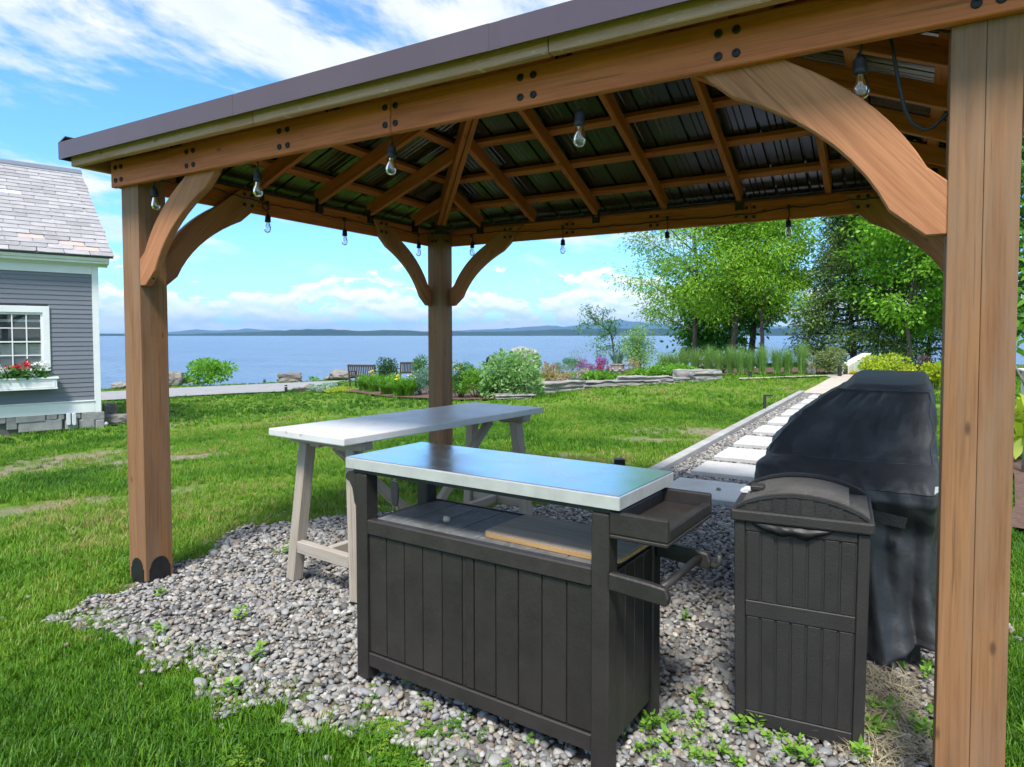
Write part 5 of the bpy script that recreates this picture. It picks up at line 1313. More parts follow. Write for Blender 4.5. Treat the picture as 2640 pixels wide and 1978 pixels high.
shrub('lakeside_bush', 'bright green rounded bush on the lake verge behind the left post', R1(1010, 298), 112, 63, G_bright, 2600, .16, .5, .5, 1, lobes=16)
shrub('lakeside_bush', 'small leafy seedling left of the bright lakeside bush', R1(800, 304), 42, 22, G_bright, 300, .14, .5, .5, 2)
shrub('lakeside_bush', 'tiny green sprout by the square granite block', R1(1905, 272), 18, 8, G_bright, 90, .12, .5, .5, 3)
shrub('mound_plant', 'largest silver green mound beside the driveway', R1(1912, 369), 34, 17, G_silver, 900, .05, .5, .5, 4, 'plant', 'silver mound plants', lobes=14, stems=0)
shrub('mound_plant', 'silver green mound nearest the lawn edge', R1(2000, 367), 30, 13, G_silver, 800, .05, .5, .5, 5, 'plant', 'silver mound plants', lobes=14, stems=0)
shrub('mound_plant', 'silver green mound behind the other two', R1(2050, 348), 36, 14, G_silver, 800, .05, .5, .5, 6, 'plant', 'silver mound plants', lobes=14, stems=0)
shrub('low_plant', 'small bright green plant at the left tip of the flower bed', R1(1740, 370), 17, 9, G_mid, 250, .05, .5, .5, 7, 'plant', stems=0)
shrub('low_plant', 'purple leaved plant left of the silver mounds', R1(1800, 370), 26, 10, G_purple, 300, .05, .5, .5, 8, 'plant', stems=0)
shrub('low_plant', 'golden ground plant spreading in front of the left bench', R1(2130, 366), 66, 9, G_yel, 900, .05, .5, .5, 9, 'plant', stems=0, lobes=16)
shrub('boxwood', 'clipped round boxwood between the two benches', R2(520, 455), 50, 66, G_dark, 2600, .055, .6, .4, 10, lobes=26)
shrub('boxwood', 'clipped boxwood half hidden behind the far gazebo post', R2(885, 455), 50, 70, G_mid, 2600, .055, .6, .4, 11, lobes=26)
def blades(n, h, spread, w, r, droop=1.0, upright=.3, seg=4):
    a = r.uniform(0, 2*np.pi, n); L = h*r.uniform(.65, 1.1, n); out = spread*r.uniform(.25, 1, n); V = []; 
    f = np.linspace(0, 1, seg+1); V = np.zeros((n, (seg+1)*2, 3)); ca_, sa_ = np.cos(a), np.sin(a); b0 = r.normal(0, spread*.12, (n, 2))
    for i, q in enumerate(f):
        rad = out*(q*upright+q*q*(1-upright)); z = L*(q-droop*.45*q*q*q*(out/spread)); ww = w*(1-q**2.2)*.5+.0008
        tw = a+.6*(r.uniform(size=n)-.5) if i == 0 else tw
        for s, sg in enumerate((-1, 1)):
            V[:, 2*i+s, 0] = b0[:, 0]+ca_*rad-np.sin(tw)*ww*sg; V[:, 2*i+s, 1] = b0[:, 1]+sa_*rad+np.cos(tw)*ww*sg; V[:, 2*i+s, 2] = z
    idx = np.arange(n)[:, None, None]*((seg+1)*2)
    F = (np.array([[2*i, 2*i+1, 2*i+3, 2*i+2] for i in range(seg)])[None]+idx).reshape(-1, 4)
    return V.reshape(-1, 3), F
def clump(name, lab, uv, hpx, spx, mat, n, w, seed, cat, group=None, droop=1., upright=.3, P=None, flowers=None):
    P = P or at(*uv); k = 1/ppm(P); r = np.random.default_rng(seed); t_ = thing(name, lab, cat, P, 0, group)
    V, F = blades(n, hpx*k, spx*k/2, w, r, droop, upright); ob('foliage', mesh_np('foliage', V, F, mat), t_)
    if flowers:
        fm, nf, fs = flowers; c = np.stack([r.normal(0, spx*k*.25, nf), r.normal(0, spx*k*.25, nf), hpx*k*r.uniform(.75, 1.05, nf)], 1)
        V, F = blossoms(c, fs, 5, fs*.6, r); ob('blossom', mesh_np('blossom', V, F, fm), t_)
        m = MB()
        for q in c: m.tube([(q[0]*.4, q[1]*.4, 0), tuple(q)], .004, 4)
        m.obj('stem', G_mid, t_)
    return t_
lil = [((300, 490), 36, 52, 'daylily clump at the left end of the row, beside the bench'), ((395, 500), 38, 56, 'second daylily clump from the bench'), ((520, 525), 42, 62, 'daylily clump in the middle of the row, over the mulch edge'), ((640, 543), 42, 66, 'daylily clump second from the far gazebo post'), ((745, 540), 40, 60, 'arching daylily clump nearest the far gazebo post'), ((600, 470), 34, 56, 'daylily clump in the back row under the right bench'), ((460, 455), 32, 52, 'yellow flowering daylily clump in the back row under the boxwood')]
for i, (q, h_, s_, lab) in enumerate(lil):
    clump('daylily', lab, R2(*q), h_*1.45, s_*1.3, G_bright, 380, .036, 30+i, 'daylily', 'daylilies along the bed edge', 1.0, .35, flowers=(P_yel, 5, .06) if i in (6, 4) else None)
shrub('shrub', 'dark blue green shrub just left of the far gazebo post', R2(865, 528), 62, 70, G_blue, 2600, .06, .4, .4, 40, lobes=16)
shrub('shrub', 'fine leaved green shrub just right of the far gazebo post', R2(1255, 556), 68, 76, G_mid, 3600, .055, .35, .3, 41, lobes=20, flowers=(P_yel, 30, .03))
shrub('shrub', 'lighter green shrub between the fine leaved and the variegated shrub', R2(1400, 556), 70, 66, G_bright, 3000, .06, .4, .35, 42, lobes=18)
shrub('shrub', 'tall variegated shrub with white edged leaves', R2(1760, 545), 122, 96, G_var, 3600, .115, .42, .35, 43, lobes=20, loose=.3)
shrub('shrub', 'low green spill of leaves under the variegated shrub', R2(1560, 556), 66, 42, G_mid, 1600, .07, .35, .35, 44, lobes=12)
shrub('shrub', 'pale tan flowering shrub right of the variegated shrub', R3(40, 880), 46, 44, G_tan, 1100, .06, .5, .4, 45, lobes=10)
clump('plant', 'white striped strap leaved plant over the ledge stones', R3(60, 925), 16, 44, G_var, 110, .03, 46, 'plant', droop=1.2)
def spike(name, lab, uv, hpx, mat, n, seed, wpx=14, fol=G_mid):
    P = at(*uv); k = 1/ppm(P); r = np.random.default_rng(seed); t_ = thing(name, lab, 'flower', P, 0); h = hpx*k; w = wpx*k/2
    Q = r.normal(0, 1, (160, 3))*np.array([w*.7, w*.7, h*.2])+np.array([0, 0, h*.25]); Q[:, 2] = np.clip(Q[:, 2], .01, h*.6)
    V, F = leaves(Q, .07, .4, .3, r); ob('foliage', mesh_np('foliage', V, F, fol), t_)
    parts = []; m = MB()
    for s in range(n):
        x, y = r.normal(0, w*.55, 2); hh = h*r.uniform(.8, 1.05); m.tube([(x*.4, y*.4, 0), (x, y, hh)], .005, 4)
        zq = r.uniform(.55, 1, 60)*hh; parts.append(leaves(np.stack([x+r.normal(0, .022, 60), y+r.normal(0, .022, 60), zq], 1), .035, .8, .3, r))
    V, F = join(parts); ob('blossom', mesh_np('blossom', V, F, mat), t_); m.obj('stem', fol, t_)
spike('lupin', 'pink flower spike right of the variegated shrub', R3(18, 790), 28, pbr('hot pink petal', (.62,.04,.20), (.5,.03,.16), .6, 30), 2, 51)
spike('lupin', 'tall crimson flower spike beside the pink one', R3(90, 830), 34, P_red, 2, 52)
spike('lupin', 'short crimson flower spike nearest the ledge stones', R3(116, 860), 24, P_red, 2, 53)
spike('lupin', 'crimson spikes in the left part of the purple flowers', R3(545, 815), 26, P_red, 4, 54, 26)
spike('lupin', 'crimson spikes touching the urn', R3(655, 815), 24, P_red, 5, 55, 26)
spike('salvia', 'violet blue flowers low beside the urn', R3(645, 880), 15, P_blue, 8, 56, 24)
spike('salvia', 'violet blue flowers among the shrubs right of the urn', R3(1190, 815), 13, P_blue, 7, 57, 22)
shrub('flowering_plant', 'magenta flower mass left of the urn', R3(450, 800), 44, 32, G_mid, 700, .06, .4, .3, 58, 'flower', lobes=10, flowers=(P_purple, 160, .05), stems=3)
shrub('flowering_plant', 'purple flower mass just behind the crimson spikes', R3(600, 795), 36, 33, G_mid, 600, .06, .4, .3, 59, 'flower', lobes=10, flowers=(P_purple, 150, .05), stems=3)
shrub('flowering_plant', 'dusty pink flowers in front of the magenta mass', R3(400, 878), 48, 26, G_olive, 700, .05, .4, .3, 60, 'flower', lobes=10, flowers=(P_dust, 110, .04), stems=3)
shrub('flowering_plant', 'tan flowering plant behind the flat ledge stone', R3(200, 900), 42, 24, G_tan, 700, .05, .4, .3, 61, 'flower', lobes=10, flowers=(P_dust, 40, .04), stems=3)
shrub('shrub', 'rounded green shrub behind the purple flowers', R3(300, 770), 54, 28, G_mid, 1300, .06, .5, .4, 62, lobes=12)
shrub('shrub', 'olive brown low shrub left of the magenta mass', R3(210, 820), 50, 26, G_olive, 1000, .05, .4, .4, 63, lobes=10)
clump('plant', 'thin blue green grass blades behind the crimson spikes', R3(150, 790), 32, 40, G_blue, 120, .012, 64, 'plant', upright=.8, droop=.3)
clump('plant', 'blue green iris leaves left of the bright hosta', R3(330, 898), 20, 60, G_blue, 150, .02, 65, 'plant', upright=.6, droop=.6)
shrub('hosta', 'bright green hosta left of the urn foot', R3(530, 893), 54, 20, G_bright, 420, .14, .6, .6, 66, 'hosta', 'hostas behind the ledge stones', stems=0, lobes=12)
shrub('hosta', 'bright green hosta in front of the urn', R3(745, 890), 42, 17, G_bright, 340, .14, .6, .6, 67, 'hosta', 'hostas behind the ledge stones', stems=0, lobes=12)
shrub('hosta', 'yellow green low plant right of the urn', R3(870, 862), 28, 9, G_yel, 260, .06, .6, .6, 68, 'plant', stems=0)
shrub('hosta', 'bright green hosta between the urn and the big bright shrub', R3(985, 858), 44, 19, G_bright, 380, .13, .6, .6, 69, 'hosta', 'hostas behind the ledge stones', stems=0, lobes=12)
shrub('hosta', 'bright green hosta under the left side of the big bright shrub', R3(1140, 855), 44, 20, G_bright, 380, .13, .6, .6, 70, 'hosta', 'hostas behind the ledge stones', stems=0, lobes=12)
shrub('shrub', 'big bright green shrub behind the right ledge stones', R3(1330, 842), 94, 28, G_bright, 2200, .09, .55, .5, 71, lobes=22)
shrub('shrub', 'orange tinged shrub right of the urn', R3(905, 835), 34, 40, G_tan, 700, .06, .5, .4, 72, lobes=9)
shrub('shrub', 'variegated bush behind and right of the urn', R3(1000, 790), 84, 98, G_var, 3400, .11, .4, .35, 73, lobes=22, loose=.1)
shrub('shrub', 'wispy bare twigged shrub left of the small leaning tree', R3(380, 730), 46, 44, G_olive, 420, .06, .4, .4, 74, lobes=9, loose=.6)
shrub('shrub', 'wispy green shrub below the small leaning tree', R3(560, 720), 54, 56, G_mid, 700, .07, .4, .4, 75, lobes=10, loose=.5)
# urn with yucca
urn_m = pbr('sandstone urn', (.40,.36,.32), (.31,.275,.245), .85, 5, bmp=.5, bscale=30)
P = at(*R3(757, 838)); k = 1/ppm(P)
un = thing('garden_urn', 'tan stone garden urn with carved swags among the flowers', 'urn', P)
rw = 150/3.95*k/2; hh = 136/3.95*k
MB().lathe([(rw*.72, 0), (rw*.74, .03), (rw*.80, hh*.2), (rw*.90, hh*.6), (rw*.95, hh*.86), (rw*.97, hh*.9), (rw*1.03, hh*.92), (rw*1.03, hh), (rw*.88, hh), (rw*.85, hh*.9), (.001, hh*.88)], 32).obj('bowl', urn_m, un, smooth=True)
for s in range(6):
    a0 = s*math.pi/3+.2; pts = [(rw*(.93+.02)*math.cos(a0+u*math.pi/3), rw*.95*math.sin(a0+u*math.pi/3), hh*(.62-.16*math.sin(math.pi*u))) for u in np.linspace(0, 1, 9)]
    MB().tube(pts, .022, 6).obj('swag', urn_m, un, smooth=True)
    MB().lathe([(.03, -.03), (.055, 0), (.03, .03)], 10, (rw*.95*math.cos(a0), rw*.95*math.sin(a0), hh*.62)).obj('rosette', urn_m, un, smooth=True)
yu = thing('yucca', 'spiky blue green yucca growing in the urn', 'plant', P+Vector((0, 0, hh*.885)))
r_ = np.random.default_rng(5); V, F = blades(90, .72, .62, .045, r_, .25, .9); ob('foliage', mesh_np('foliage', V, F, G_blue), yu)
V, F = blades(26, .20, .62, .035, r_, 1.2, .5); V[:, 2] += .01; ob('dry_leaf', mesh_np('dry_leaf', V, F, G_tan), yu)
# black curved pipe rail
P = at(*R2(1510, 400)); k = 1/ppm(P); zt = (880+135/3.8138)
Pz = lambda v: CZ+(ray(1257, v).z/math.hypot(ray(1257, v).x, ray(1257, v).y))*math.hypot(P.x-CX, P.y-CY)
z1 = Pz(zt+2)
tag(MB().tube([(P.x, P.y, P.z), (P.x, P.y, z1-.2)]+[(P.x+_R.x*.16*(1-math.cos(a)), P.y+_R.y*.16*(1-math.cos(a)), z1-.2+.16*math.sin(a)) for a in np.linspace(.2, 2.6, 10)], .055, 10).obj('pipe_rail', pbr('black pipe', (.02,.02,.022), None, .45, 8), None, smooth=True), 'black curved pipe rising behind the variegated shrub', 'pipe')
# benches
bench_m = pbr('dark brown bench wood', (.085,.055,.045), (.055,.036,.03), .55, 10, rnd=.1)
def bench(lab, P, rz_, wd_=1.45):
    t_ = thing('garden_bench', lab, 'bench', P, rz_, 'benches facing the lake')    # local -Y is the back
    def p_(name, m): return m.obj(name, bench_m, t_, bevel=.005)
    for sx in (-1, 1):
        x = sx*wd_/2; p_('leg', MB().bar((x, -.06, 0), (x, -.20, .92), .06, .06, (0, 1, 0))); p_('leg', MB().box(x-.03, x+.03, .38, .44, 0, .60)); p_('armrest', MB().box(x-.035, x+.035, -.11, .47, .605, .64)); p_('side_rail', MB().box(x-.02, x+.02, -.04, .37, .34, .40))
    p_('top_rail', MB().bar((-wd_/2+.03, -.195, .875), (wd_/2-.03, -.195, .875), .035, .085)); p_('lower_rail', MB().bar((-wd_/2+.03, -.125, .46), (wd_/2-.03, -.125, .46), .035, .06))
    for k in range(13):
        x = -wd_/2+.10+k*(wd_-.2)/12; p_('back_slat', MB().bar((x, -.130, .485), (x, -.190, .84), .052, .016, (0, 1, 0)))
    for k in range(6): p_('seat_slat', MB().box(-wd_/2+.03, wd_/2-.03, -.03+k*.078, .035+k*.078, .40, .425))
Pb = at(*R2(200, 452)); va = math.atan2(Pb.y-CY, Pb.x-CX)-math.pi/2
bench('dark slatted bench at the driveway end of the flower bed', Pb+Vector((.3, .25, 0)), va-.5, 1.15)
Pb2 = at(*R2(690, 405)); bench('dark slatted bench partly hidden behind the daylilies', Pb2+Vector((.25, .2, 0)), va+.25, 1.05)
# path lights
blackm = pbr('black powder coat', (.014,.014,.015), (.022,.022,.023), .5, 20); lens_m = pbr('frosted lens', (.5,.5,.48), None, .5, 9)
def path_light(lab, P, h, kind='post', w=.07, arm=None):
    t_ = thing('path_light', lab, 'path light', P, YAW, 'black path lights')
    if kind == 'L':
        MB().box(-w/2, w/2, -w/2, w/2, 0, h).obj('post', blackm, t_, bevel=.003); MB().box(-w/2+.0, arm, -w/2+.001, w/2-.001, h+.0005, h+.032).obj('head', blackm, t_, bevel=.003)
        MB().box(w/2+.02, arm-.02, -w/2+.01, w/2-.01, h-.006, h).obj('lens', lens_m, t_)
    else:
        MB().box(-w/2, w/2, -w/2, w/2, 0, h*.72).obj('post', blackm, t_, bevel=.003); MB().box(-w/2+.006, w/2-.006, -w/2+.006, w/2-.006, h*.7205, h*.86).obj('lens', lens_m if kind == 'lens' else blackm, t_); MB().box(-w/2, w/2, -w/2, w/2, h*.8605, h).obj('cap', blackm, t_, bevel=.003)
def plpx(lab, uv, hpx, **k): P = at(*uv); path_light(lab, P, hpx/ppm(P), **k)
plpx('L shaped black path light on the lawn beside the gravel path', (1971, 1060), 38, kind='L', w=.045, arm=.14)
plpx('single black path light on the lawn near the right ledge stone', (1934, 975), 17, w=.09)
plpx('black path light at the far end of the walk, left of the pair', R4(1512, 888), 26.5, w=.10)
plpx('black path light at the far end of the walk, nearer the pale wall', R4(1625, 852), 23, w=.10)
plpx('black and white path light at the driveway edge', R1(1667, 371), 18, kind='lens', w=.08)
plpx('hooked black path light in front of the left bench', R1(2122, 342), 12, kind='L', w=.05, arm=.18)
plpx('tiny path light across the driveway by the lake', R1(1481, 291), 9, kind='lens', w=.09)
Pq = atz(1460+483/3.525, 1130+186/3.525, .40); path_light('black path light showing its top just behind the steel cart top', (Pq.x, Pq.y, 0), .40, w=.085)
# pale curved end wall with step
wm = pbr('pale cut stone', (.66,.63,.57), (.55,.52,.46), .85, 2.5, bmp=.4, bscale=25, speck=(5,.66,(.62,.50,.30)))
A0, A1 = at(*R4(1560, 852)), at(*R4(2050, 812)); A1 = A0+(A1-A0).normalized()*2.4; k = 1/ppm(A0)
sw = thing('stone_wall', 'low pale stone wall at the far end of the paved walk', 'wall', A0, math.atan2((A1-A0).y, (A1-A0).x)); L = (A1-A0).length
for i in range(5):
    f0, f1 = i/5, (i+1)/5; hp = lambda f: (.12+.62*f**.75)
    MB().prism([(L*f0+.004, 0), (L*f1-.004, 0), (L*f1-.004, hp(f1)), (L*f0+.004, hp(f0))], 0, .35, lambda a, c, t: (a, t, c)).obj('stone', wm, sw, bevel=.015)
shrub('low_plant', 'small yellow flowers at the foot of the pale stone wall', R4(1775, 855), 15, 9, G_gold, 260, .05, .7, .4, 80, 'flower', stems=0)
# reed grass clumps
G_reed = leafm('reed blade', (.12,.27,.05), (.27,.42,.12), .35)
rg = [(R3(1235, 800), 44), (R3(1325, 800), 44), (R3(1432, 802), 54), (R3(1552, 804), 52), (R3(1685, 806), 58), (R3(1785, 808), 50), (R3(1905, 806), 58), (R3(2010, 808), 56), (R3(2110, 806), 50), (R4(35, 842), 60), (R4(310, 836), 54), (R4(525, 836), 52), (R4(790, 836), 64)]
ords = ['first', 'second', 'third', 'fourth', 'fifth', 'sixth', 'seventh', 'eighth', 'ninth', 'tenth', 'eleventh', 'twelfth', 'thirteenth']
for i, (uv, h_) in enumerate(rg):
    clump('reed_grass', 'tall upright reed grass clump, %s from the left in the row below the trees' % ords[i], uv, h_*1.42, 58, G_reed, 300, .014, 90+i, 'reed grass', 'reed grass clumps below the trees', .5, .75)
for i, (q, lab) in enumerate((((1640, 780), 'white flowering rose between the fourth and fifth reed clumps'), ((1830, 800), 'white flowering rose between the sixth and seventh reed clumps'), ((2065, 790), 'white flowering rose between the eighth and ninth reed clumps'))):
    shrub('rose_bush', lab, R3(*q), 26, 34, G_mid, 400, .07, .6, .4, 110+i, flowers=(whitep, 26, .07), lobes=7)
shrub('shrub', 'broad olive green shrub right of the reed grasses', R4(1290, 846), 92, 55, G_olive, 3000, .08, .45, .4, 115, lobes=22)
# yellow shrubs beyond the grill
def Y5(a, b): return 2080+a/5.82, 860+b/5.82
shrub('shrub', 'golden yellow shrub just above the covered grill', None, 108, 44, G_gold, 2400, .09, .5, .4, 120, P=Vector((-.45, 17.5, 0)), lobes=20)
shrub('shrub', 'yellow green shrub behind the golden one', None, 128, 66, G_yel, 3000, .10, .5, .4, 121, P=Vector((-.70, 21.5, 0)), lobes=22)
shrub('shrub', 'dark purple barberry bush right of the yellow green shrub', None, 40, 62, G_purple, 1100, .07, .5, .4, 122, P=Vector((.25, 22.5, 0)), lobes=12)
shrub('shrub', 'green gold shrub beside the right gazebo post', None, 60, 66, G_yel, 1600, .09, .5, .4, 123, P=Vector((.42, 18.5, 0)), lobes=14)
shrub('shrub', 'low green ground shrubs left of the yellow green shrub', None, 60, 26, G_bright, 900, .09, .5, .4, 124, P=Vector((-1.35, 24.5, 0)), lobes=14)
# right of the near post: hosta, sapling
shrub('hosta', 'yellow green hosta leaves showing right of the near post', None, 300, 150, G_yel, 420, .24, .55, .55, 130, 'hosta', P=Vector((1.35, 7.3, .0)), stems=0, lobes=14)
sp = thing('sapling', 'thin grey barked sapling in the mulch right of the near post', 'tree', (.83, 6.2, 0))
bark_g = pbr('smooth grey bark', (.30,.27,.24), (.22,.195,.17), .9, 6, bmp=.4, bscale=40)
MB().tube([(0, 0, -.03), (.01, 0, .3), (.035, .01, .8), (.05, .03, 1.4), (.03, .05, 2.0)], [.035, .03, .027, .02, .01], 9).obj('trunk', bark_g, sp, smooth=True)
MB().tube([(.035, .01, .8), (-.12, .0, 1.15), (-.22, .02, 1.5)], [.014, .010, .005], 6).tube([(.045, .03, 1.2), (.2, .0, 1.5)], [.012, .005], 6).obj('limb', bark_g, sp, smooth=True)
r_ = np.random.default_rng(9); c = r_.normal(0, 1, (260, 3))*np.array([.28, .28, .42])+np.array([.08, 0, 1.75]); c = c[c[:, 2] > 1.15]
V, F = leaves(c, .13, .5, .5, r_); ob('crown', mesh_np('crown', V, F, G_bright), sp)
wt_ = thing('garden_table', 'white garden table edge glimpsed right of the near post', 'table', (2.0, 12.0, 0))
MB().box(-.5, .5, -.5, .5, .80, .84).obj('tabletop', white, wt_, bevel=.01)
for sx in (-1, 1):
    for sy in (-1, 1): MB().box(sx*.42-.025, sx*.42+.025, sy*.42-.025, sy*.42+.025, 0, .80).obj('leg', white, wt_)
# ================================================================== TREES
bark = pbr('grey brown bark', (.13,.105,.085), (.075,.06,.05), .95, 5, bmp=1, bscale=16, stretch=(1, 1, .3))
def tree(name, lab, base, h, r0, lean, mat, seed, rad, nlimb=16, fb=.18, leaf=.14, nleaf=11000, asp=.42, cl=.34, droop=0.0, shape='round', side=(0, 0)):
    r = random.Random(seed); g = np.random.default_rng(seed); base = Vector(base); base.z = float(gz(base.x))-.05
    t_ = thing(name, lab, 'tree', base)
    tp = [Vector((lean[0]*(k/9)**1.3*h+.10*math.sin(k*1.3+seed), lean[1]*(k/9)**1.3*h+.08*math.cos(k*1.7+seed), h*.93*k/9)) for k in range(10)]; tp[0].z = 0
    MB().tube(tp, [r0*.75*(1.25 if k == 0 else 1)*(1-.88*k/9) for k in range(10)], 9).obj('trunk', bark, t_, smooth=True)
    lm = MB(); cents = []
    for i in range(nlimb):
        f = fb+(.97-fb)*((i+.5)/nlimb)**.9; q = f*9; k = int(q); P = tp[k].lerp(tp[min(9, k+1)], q-k)
        az = i*2.4+seed+r.uniform(-.4, .4)
        pr = math.sin(math.pi*min(1, .22+.78*(1-f)**.8))**.6 if shape == 'round' else (1.02-f)**.8
        L = rad*pr*r.uniform(.75, 1.12); el = (.25+.7*f if shape == 'round' else .1-.1*f)+r.uniform(-.15, .15)
        dv = Vector((math.cos(az)*math.cos(el)+side[0]*.35, math.sin(az)*math.cos(el)+side[1]*.35, math.sin(el)))
        pts = [P+dv*L*u+Vector((0, 0, (.12*L*u*u if droop <= 0 else -droop*L*u*u)))+Vector((r.uniform(-.06, .06), r.uniform(-.06, .06), r.uniform(-.05, .05)))*L*u for u in (0, .25, .5, .75, 1)]
        rl_ = max(.015, r0*(1-.85*f)*.45); lm.tube(pts, [rl_, rl_*.8, rl_*.55, rl_*.35, .008], 6)
        ns = 7 if shape == 'round' else 9
        for s in range(ns):
            u = .28+.72*(s+.5)/ns; kk = min(3, int(u*4)); B = pts[kk].lerp(pts[kk+1], u*4-kk)
            a2 = az+(1 if s % 2 else -1)*r.uniform(.5, 1.2); L2 = L*r.uniform(.18, .42)*(1.1-.5*u)+.15
            E = B+Vector((math.cos(a2), math.sin(a2), r.uniform(-.1, .55) if shape == 'round' else r.uniform(-.25, .1)))*L2
            lm.tube([B, B.lerp(E, .5)+Vector((0, 0, .03)), E], [rl_*.3+.004, rl_*.2+.003, .004], 4)
            cents += [(E, 1.0), (B.lerp(E, .55), .8)]
        cents.append((pts[4], 1.1))
    lm.obj('limb', bark, t_, smooth=True)
    Cn = np.array([tuple(c[0]) for c in cents]); wts = np.array([c[1] for c in cents]); wts /= wts.sum()
    wts *= g.uniform(0, 1, len(wts))**1.8+.03; wts /= wts.sum()
    idx = g.choice(len(Cn), nleaf, p=wts)
    off = g.normal(0, 1, (nleaf, 3))*cl*np.array([1, 1, .62]); Q = Cn[idx]+off
    if droop > 0: Q[:, 2] -= .15*np.abs(off[:, 0])
    dirs = off/np.maximum(.05, np.linalg.norm(off, axis=1))[:, None]; dirs[:, 2] -= .35
    V, F = leaves(Q, leaf, asp, .5, g, dirs=dirs); V[:, 2] = np.maximum(V[:, 2], .25)
    ob('crown', mesh_np('crown', V, F, mat), t_)
    return t_
L_ash = leafm('ash leaf', (.14,.32,.02), (.33,.54,.05), .47)
L_lin = leafm('linden leaf', (.05,.17,.02), (.13,.33,.045), .42)
L_map = leafm('maple leaf', (.125,.32,.022), (.29,.53,.05), .47)
L_ced = leafm('cedar spray', (.075,.15,.028), (.18,.27,.06), .3)
def tx(u, Y): P = aty(u, 930, Y); return (P.x, P.y, 0)
tree('ash_tree', 'wide light green ash tree on the left of the shoreline group', tx(1795, 30), 10.6, .17, (-.01, 0), L_ash, 3, 4.4, 24, .17, .155, 40000, .36, .42, side=(-.35, -.1))
tree('ash_tree', 'light green tree with twin pale trunk right of the wide ash', tx(1893, 29.5), 10.0, .20, (.0, 0), L_ash, 4, 3.0, 20, .20, .155, 26000, .36, .40)
tree('linden_tree', 'dark leaved linden behind the light green trees', tx(1937, 32), 11.5, .22, (.035, 0), L_lin, 5, 3.3, 22, .16, .19, 15000, .75, .34, side=(.4, 0))
tree('ash_tree', 'small bright tree leaning right in front of the linden', tx(1957, 29), 6.6, .15, (.08, 0), L_ash, 6, 2.2, 14, .30, .15, 14000, .36, .36)
tree('linden_tree', 'low dark green understorey tree below the wide ash', tx(1850, 32.5), 3.6, .10, (0, 0), L_lin, 16, 2.8, 14, .1, .24, 8000, .6, .45)
tree('cedar_tree', 'tall dark conifer right of the leafy shoreline trees', tx(2195, 30), 9.3, .18, (0, 0), L_ced, 7, 2.7, 60, .05, .16, 46000, .32, .30, .12, 'cone')
tree('maple_tree', 'bright green layered maple right of the dark conifer', tx(2345, 28), 8.4, .13, (0, 0), L_map, 8, 2.9, 22, .16, .155, 20000, .62, .34, side=(-.3, -.2))
tree('maple_tree', 'maple close beside the right gazebo post', tx(2440, 30), 10.2, .17, (0, 0), L_map, 9, 3.2, 22, .16, .155, 21000, .62, .34)
tree('maple_tree', 'leafy tree seen past the outer edge of the near post', tx(2690, 26), 9.0, .15, (0, 0), L_lin, 10, 2.8, 18, .16, .22, 13000, .6, .4)
tree('pine_tree', 'dark conifer between the two maples', tx(2395, 33), 8.8, .16, (0, 0), L_ced, 11, 2.4, 40, .06, .2, 20000, .30, .34, .12, 'cone')
# small leaning tree over the flower bed
P = at(*R3(735, 760)); k = 1/ppm(P); s3 = 1/3.95*k
st_ = thing('sumac_tree', 'small leaning tree with feathery leaves over the flower bed', 'tree', P)
def sp3(a, b): return P_local(a, b)
def P_local(a, b):
    d = (a-735)*s3; z = (760-b)*s3; return Vector((_R.x*d, _R.y*d, z))
paths = [[(735,760),(722,600),(705,470),(690,392),(615,325),(520,260),(430,200)], [(705,470),(735,390),(725,340)], [(690,392),(640,400),(590,440)], [(615,325),(560,300),(470,320),(400,290)], [(615,325),(600,240),(620,170)], [(722,600),(760,560),(770,520)], [(660,360),(690,300),(690,250)], [(520,260),(470,180),(455,140)], [(705,520),(650,520),(600,560)]]
m = MB(); cents = []
for i, pth in enumerate(paths):
    pp = [P_local(*q)+Vector((0, 0, 0)) for q in pth]; yo = Vector((-_R.y, _R.x, 0))*random.uniform(-.5, .5)
    if i: pp = [q+yo*(j/len(pp)) for j, q in enumerate(pp)]
    m.tube(pp, [.065*(1-.75*j/len(pp))*(1 if i == 0 else .45) for j in range(len(pp))], 7)
    cents += pp[-2:]+([pp[-3]] if len(pp) > 3 else [])
m.obj('trunk', bark, st_, smooth=True)
g_ = np.random.default_rng(31); Cn = np.array([tuple(c) for c in cents if c.z > 1.0]); Cn = np.concatenate([Cn, Cn+g_.normal(0, .3, Cn.shape), Cn+g_.normal(0, .3, Cn.shape)]); idx = g_.integers(0, len(Cn), 1500); off = g_.normal(0, 1, (1500, 3))*np.array([.20, .20, .10])
V, F = leaves(Cn[idx]+off, .17, .3, .6, g_); ob('crown', mesh_np('crown', V, F, G_mid), st_)
# ================================================================== WEEDS
weed_m = leafm('weed leaf', (.13,.30,.03), (.26,.44,.06), .35)
def weed_mesh(seed, n=9, L=.035, asp=.45, up=.35):
    r = np.random.default_rng(seed); a = r.uniform(0, 6.28, n); lv = r.uniform(0, 1, n); P = np.stack([np.cos(a)*.006, np.sin(a)*.006, .006+.035*lv], 1)
    d = np.stack([np.cos(a), np.sin(a), r.uniform(.15, .8, n)], 1)*1.6
    V, F = leaves(P, L, asp, .7, r, dirs=d); return mesh_np('leaf_rosette', V, F, weed_m)
WMS = [weed_mesh(i, 15+i % 5, .022+.004*(i % 3), .55) for i in range(6)]; BIG = weed_mesh(77, 6, .075, .34)
stemw = MB().tube([(0, 0, 0), (.004, 0, .03)], .0016, 5).mesh('stem', weed_m)
def weed(P, s, me, lab, grp):
    o = thing('weed', lab, 'weed', P, random.uniform(0, 6.28), grp); M = WM[o] @ Matrix.Scale(s, 4)
    ob('leaf_rosette', me, o, M); ob('stem', stemw, o, M)
rw_ = random.Random(4); d_ = 1.1935
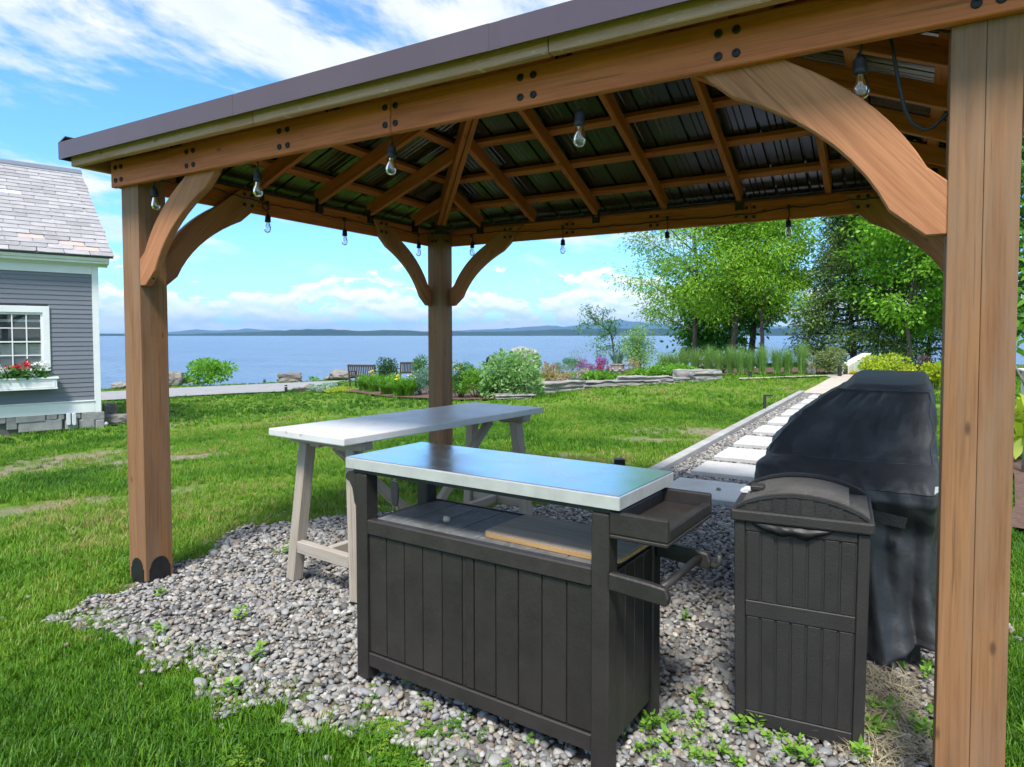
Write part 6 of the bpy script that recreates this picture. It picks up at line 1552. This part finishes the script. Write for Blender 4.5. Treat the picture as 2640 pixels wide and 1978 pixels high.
for i in range(84):
    if i < 48: u, v = rw_.uniform(1380, 1900), rw_.uniform(1545, 1655)
    elif i < 70: u, v = rw_.uniform(1880, 2020), rw_.uniform(1425, 1600)
    else: u, v = rw_.uniform(1320, 1560), rw_.uniform(1500, 1640)
    P = at(u*d_, v*d_)
    wl, wg = (('small bright weed in the pebbles along the front of the trash bin', 'weeds in front of the trash bin') if i < 48 else ('small weed in the thin gravel between bin, grill and near post', 'weeds between the bin and the near post') if i < 70 else ('small weed at the foot of the cart right front leg', 'weeds at the cart leg'))
    weed((P.x, P.y, -.008), rw_.uniform(.55, 1.15), WMS[i % 6], wl, wg)
for u, v, s, me, lab in ((1555, 1625, .75, BIG, 'broad leaved weed in front of the gap between cart and bin'), (605, 1195, 1.2, BIG, 'broad leaved weed behind the near table leg'), (520, 1335, 1.3, WMS[1], 'upright weed standing alone left of the cart'), (350, 1283, .9, WMS[2], 'little weed just below the left post foot'), (560, 1420, 1.6, WMS[3], 'spreading weed in the gravel below the lone upright one'), (350, 1365, 1.3, WMS[4], 'weed on the grass edge below the left post'), (1478, 1335, 1.1, WMS[0], 'weed in the gravel right of the cart handle'), (500, 1490, 1.2, WMS[5], 'weed low in the gravel near the clover patch'), (890, 1475, 1.2, WMS[1], 'grassy weed under the cart front rail'), (1145, 1600, .7, BIG, 'two leaved weed in front of the cart right door')):
    P = at(u*d_, v*d_); weed((P.x, P.y, -.008), s, me, lab, None)
def clover():
    r = np.random.default_rng(41); me = []
    cm = instm('clover leaf', [(0, (.07,.20,.015)), (.6, (.14,.31,.025)), (1, (.26,.40,.04))], .5, trans=.3, noise=.15)
    for k in range(4):
        V = []; F = []
        for l in range(9):
            x, y = r.normal(0, .018, 2); z = r.uniform(.02, .045); a0 = r.uniform(0, 6.28)
            for j in range(3):
                a = a0+j*2.09; b = len(V); w = .0052; c, s = math.cos(a), math.sin(a)
                V += [(x, y, z), (x+c*.006-s*w, y+s*.006+c*w, z+.002), (x+c*.012, y+s*.012, z+.001), (x+c*.006+s*w, y+s*.006-c*w, z+.002)]; F.append((b, b+1, b+2, b+3))
        me.append(mesh_np('clover', V, F, cm))
    n = 800; u = r.normal(720, 130, n)*d_; v = r.normal(1610, 55, n).clip(1460, 1720)*d_
    P = np.array([tuple(at(a, b)) for a, b in zip(u, v)]); P[:, 2] -= .03; keep = vnoise(P[:, 0], P[:, 1], 7, 31)+.3*(r.uniform(size=n)-.5) > .60; P = P[keep]; n = len(P)
    o = instancer('clover', P, np.stack([np.zeros(n), np.zeros(n), r.uniform(0, 6.28, n)], 1), np.stack([r.uniform(.6, 1.1, n)]*3, 1), r.uniform(0, 1, n), r.integers(0, 4, n), me)
    o['label'] = 'clover patch at the grass edge below the cart'; o['category'] = 'clover'
clover()
tagpeb = at(1460+1385/3.525, 1130+520/3.525)
tag(ob('pebble', lump('pebble', pbr('brown pebble', (.34,.25,.19), None, .6, 30), (.022,.018,.014), 8), None, Matrix.Translation((tagpeb.x, tagpeb.y, .058))), 'single brown pebble lying on the nearest path slab', 'pebble')
# ================================================================== HAZE
def haze():
    m, t = newmat('lake haze')
    v = nd(t, 'ShaderNodeVolumePrincipled', {'Color': (.36, .64, 1.0, 1), 'Density': 5e-5, 'Anisotropy': .2})
    o = nd(t, 'ShaderNodeOutputMaterial'); t.links.new(v.outputs[0], o.inputs['Volume'])
    b = MB().box(-26500, 26500, -290, 26500, -6.5, 640).obj('haze', m, None); b['kind'] = 'stuff'
    b['label'] = 'thin blue summer haze over the lake'; b['category'] = 'haze'
haze()
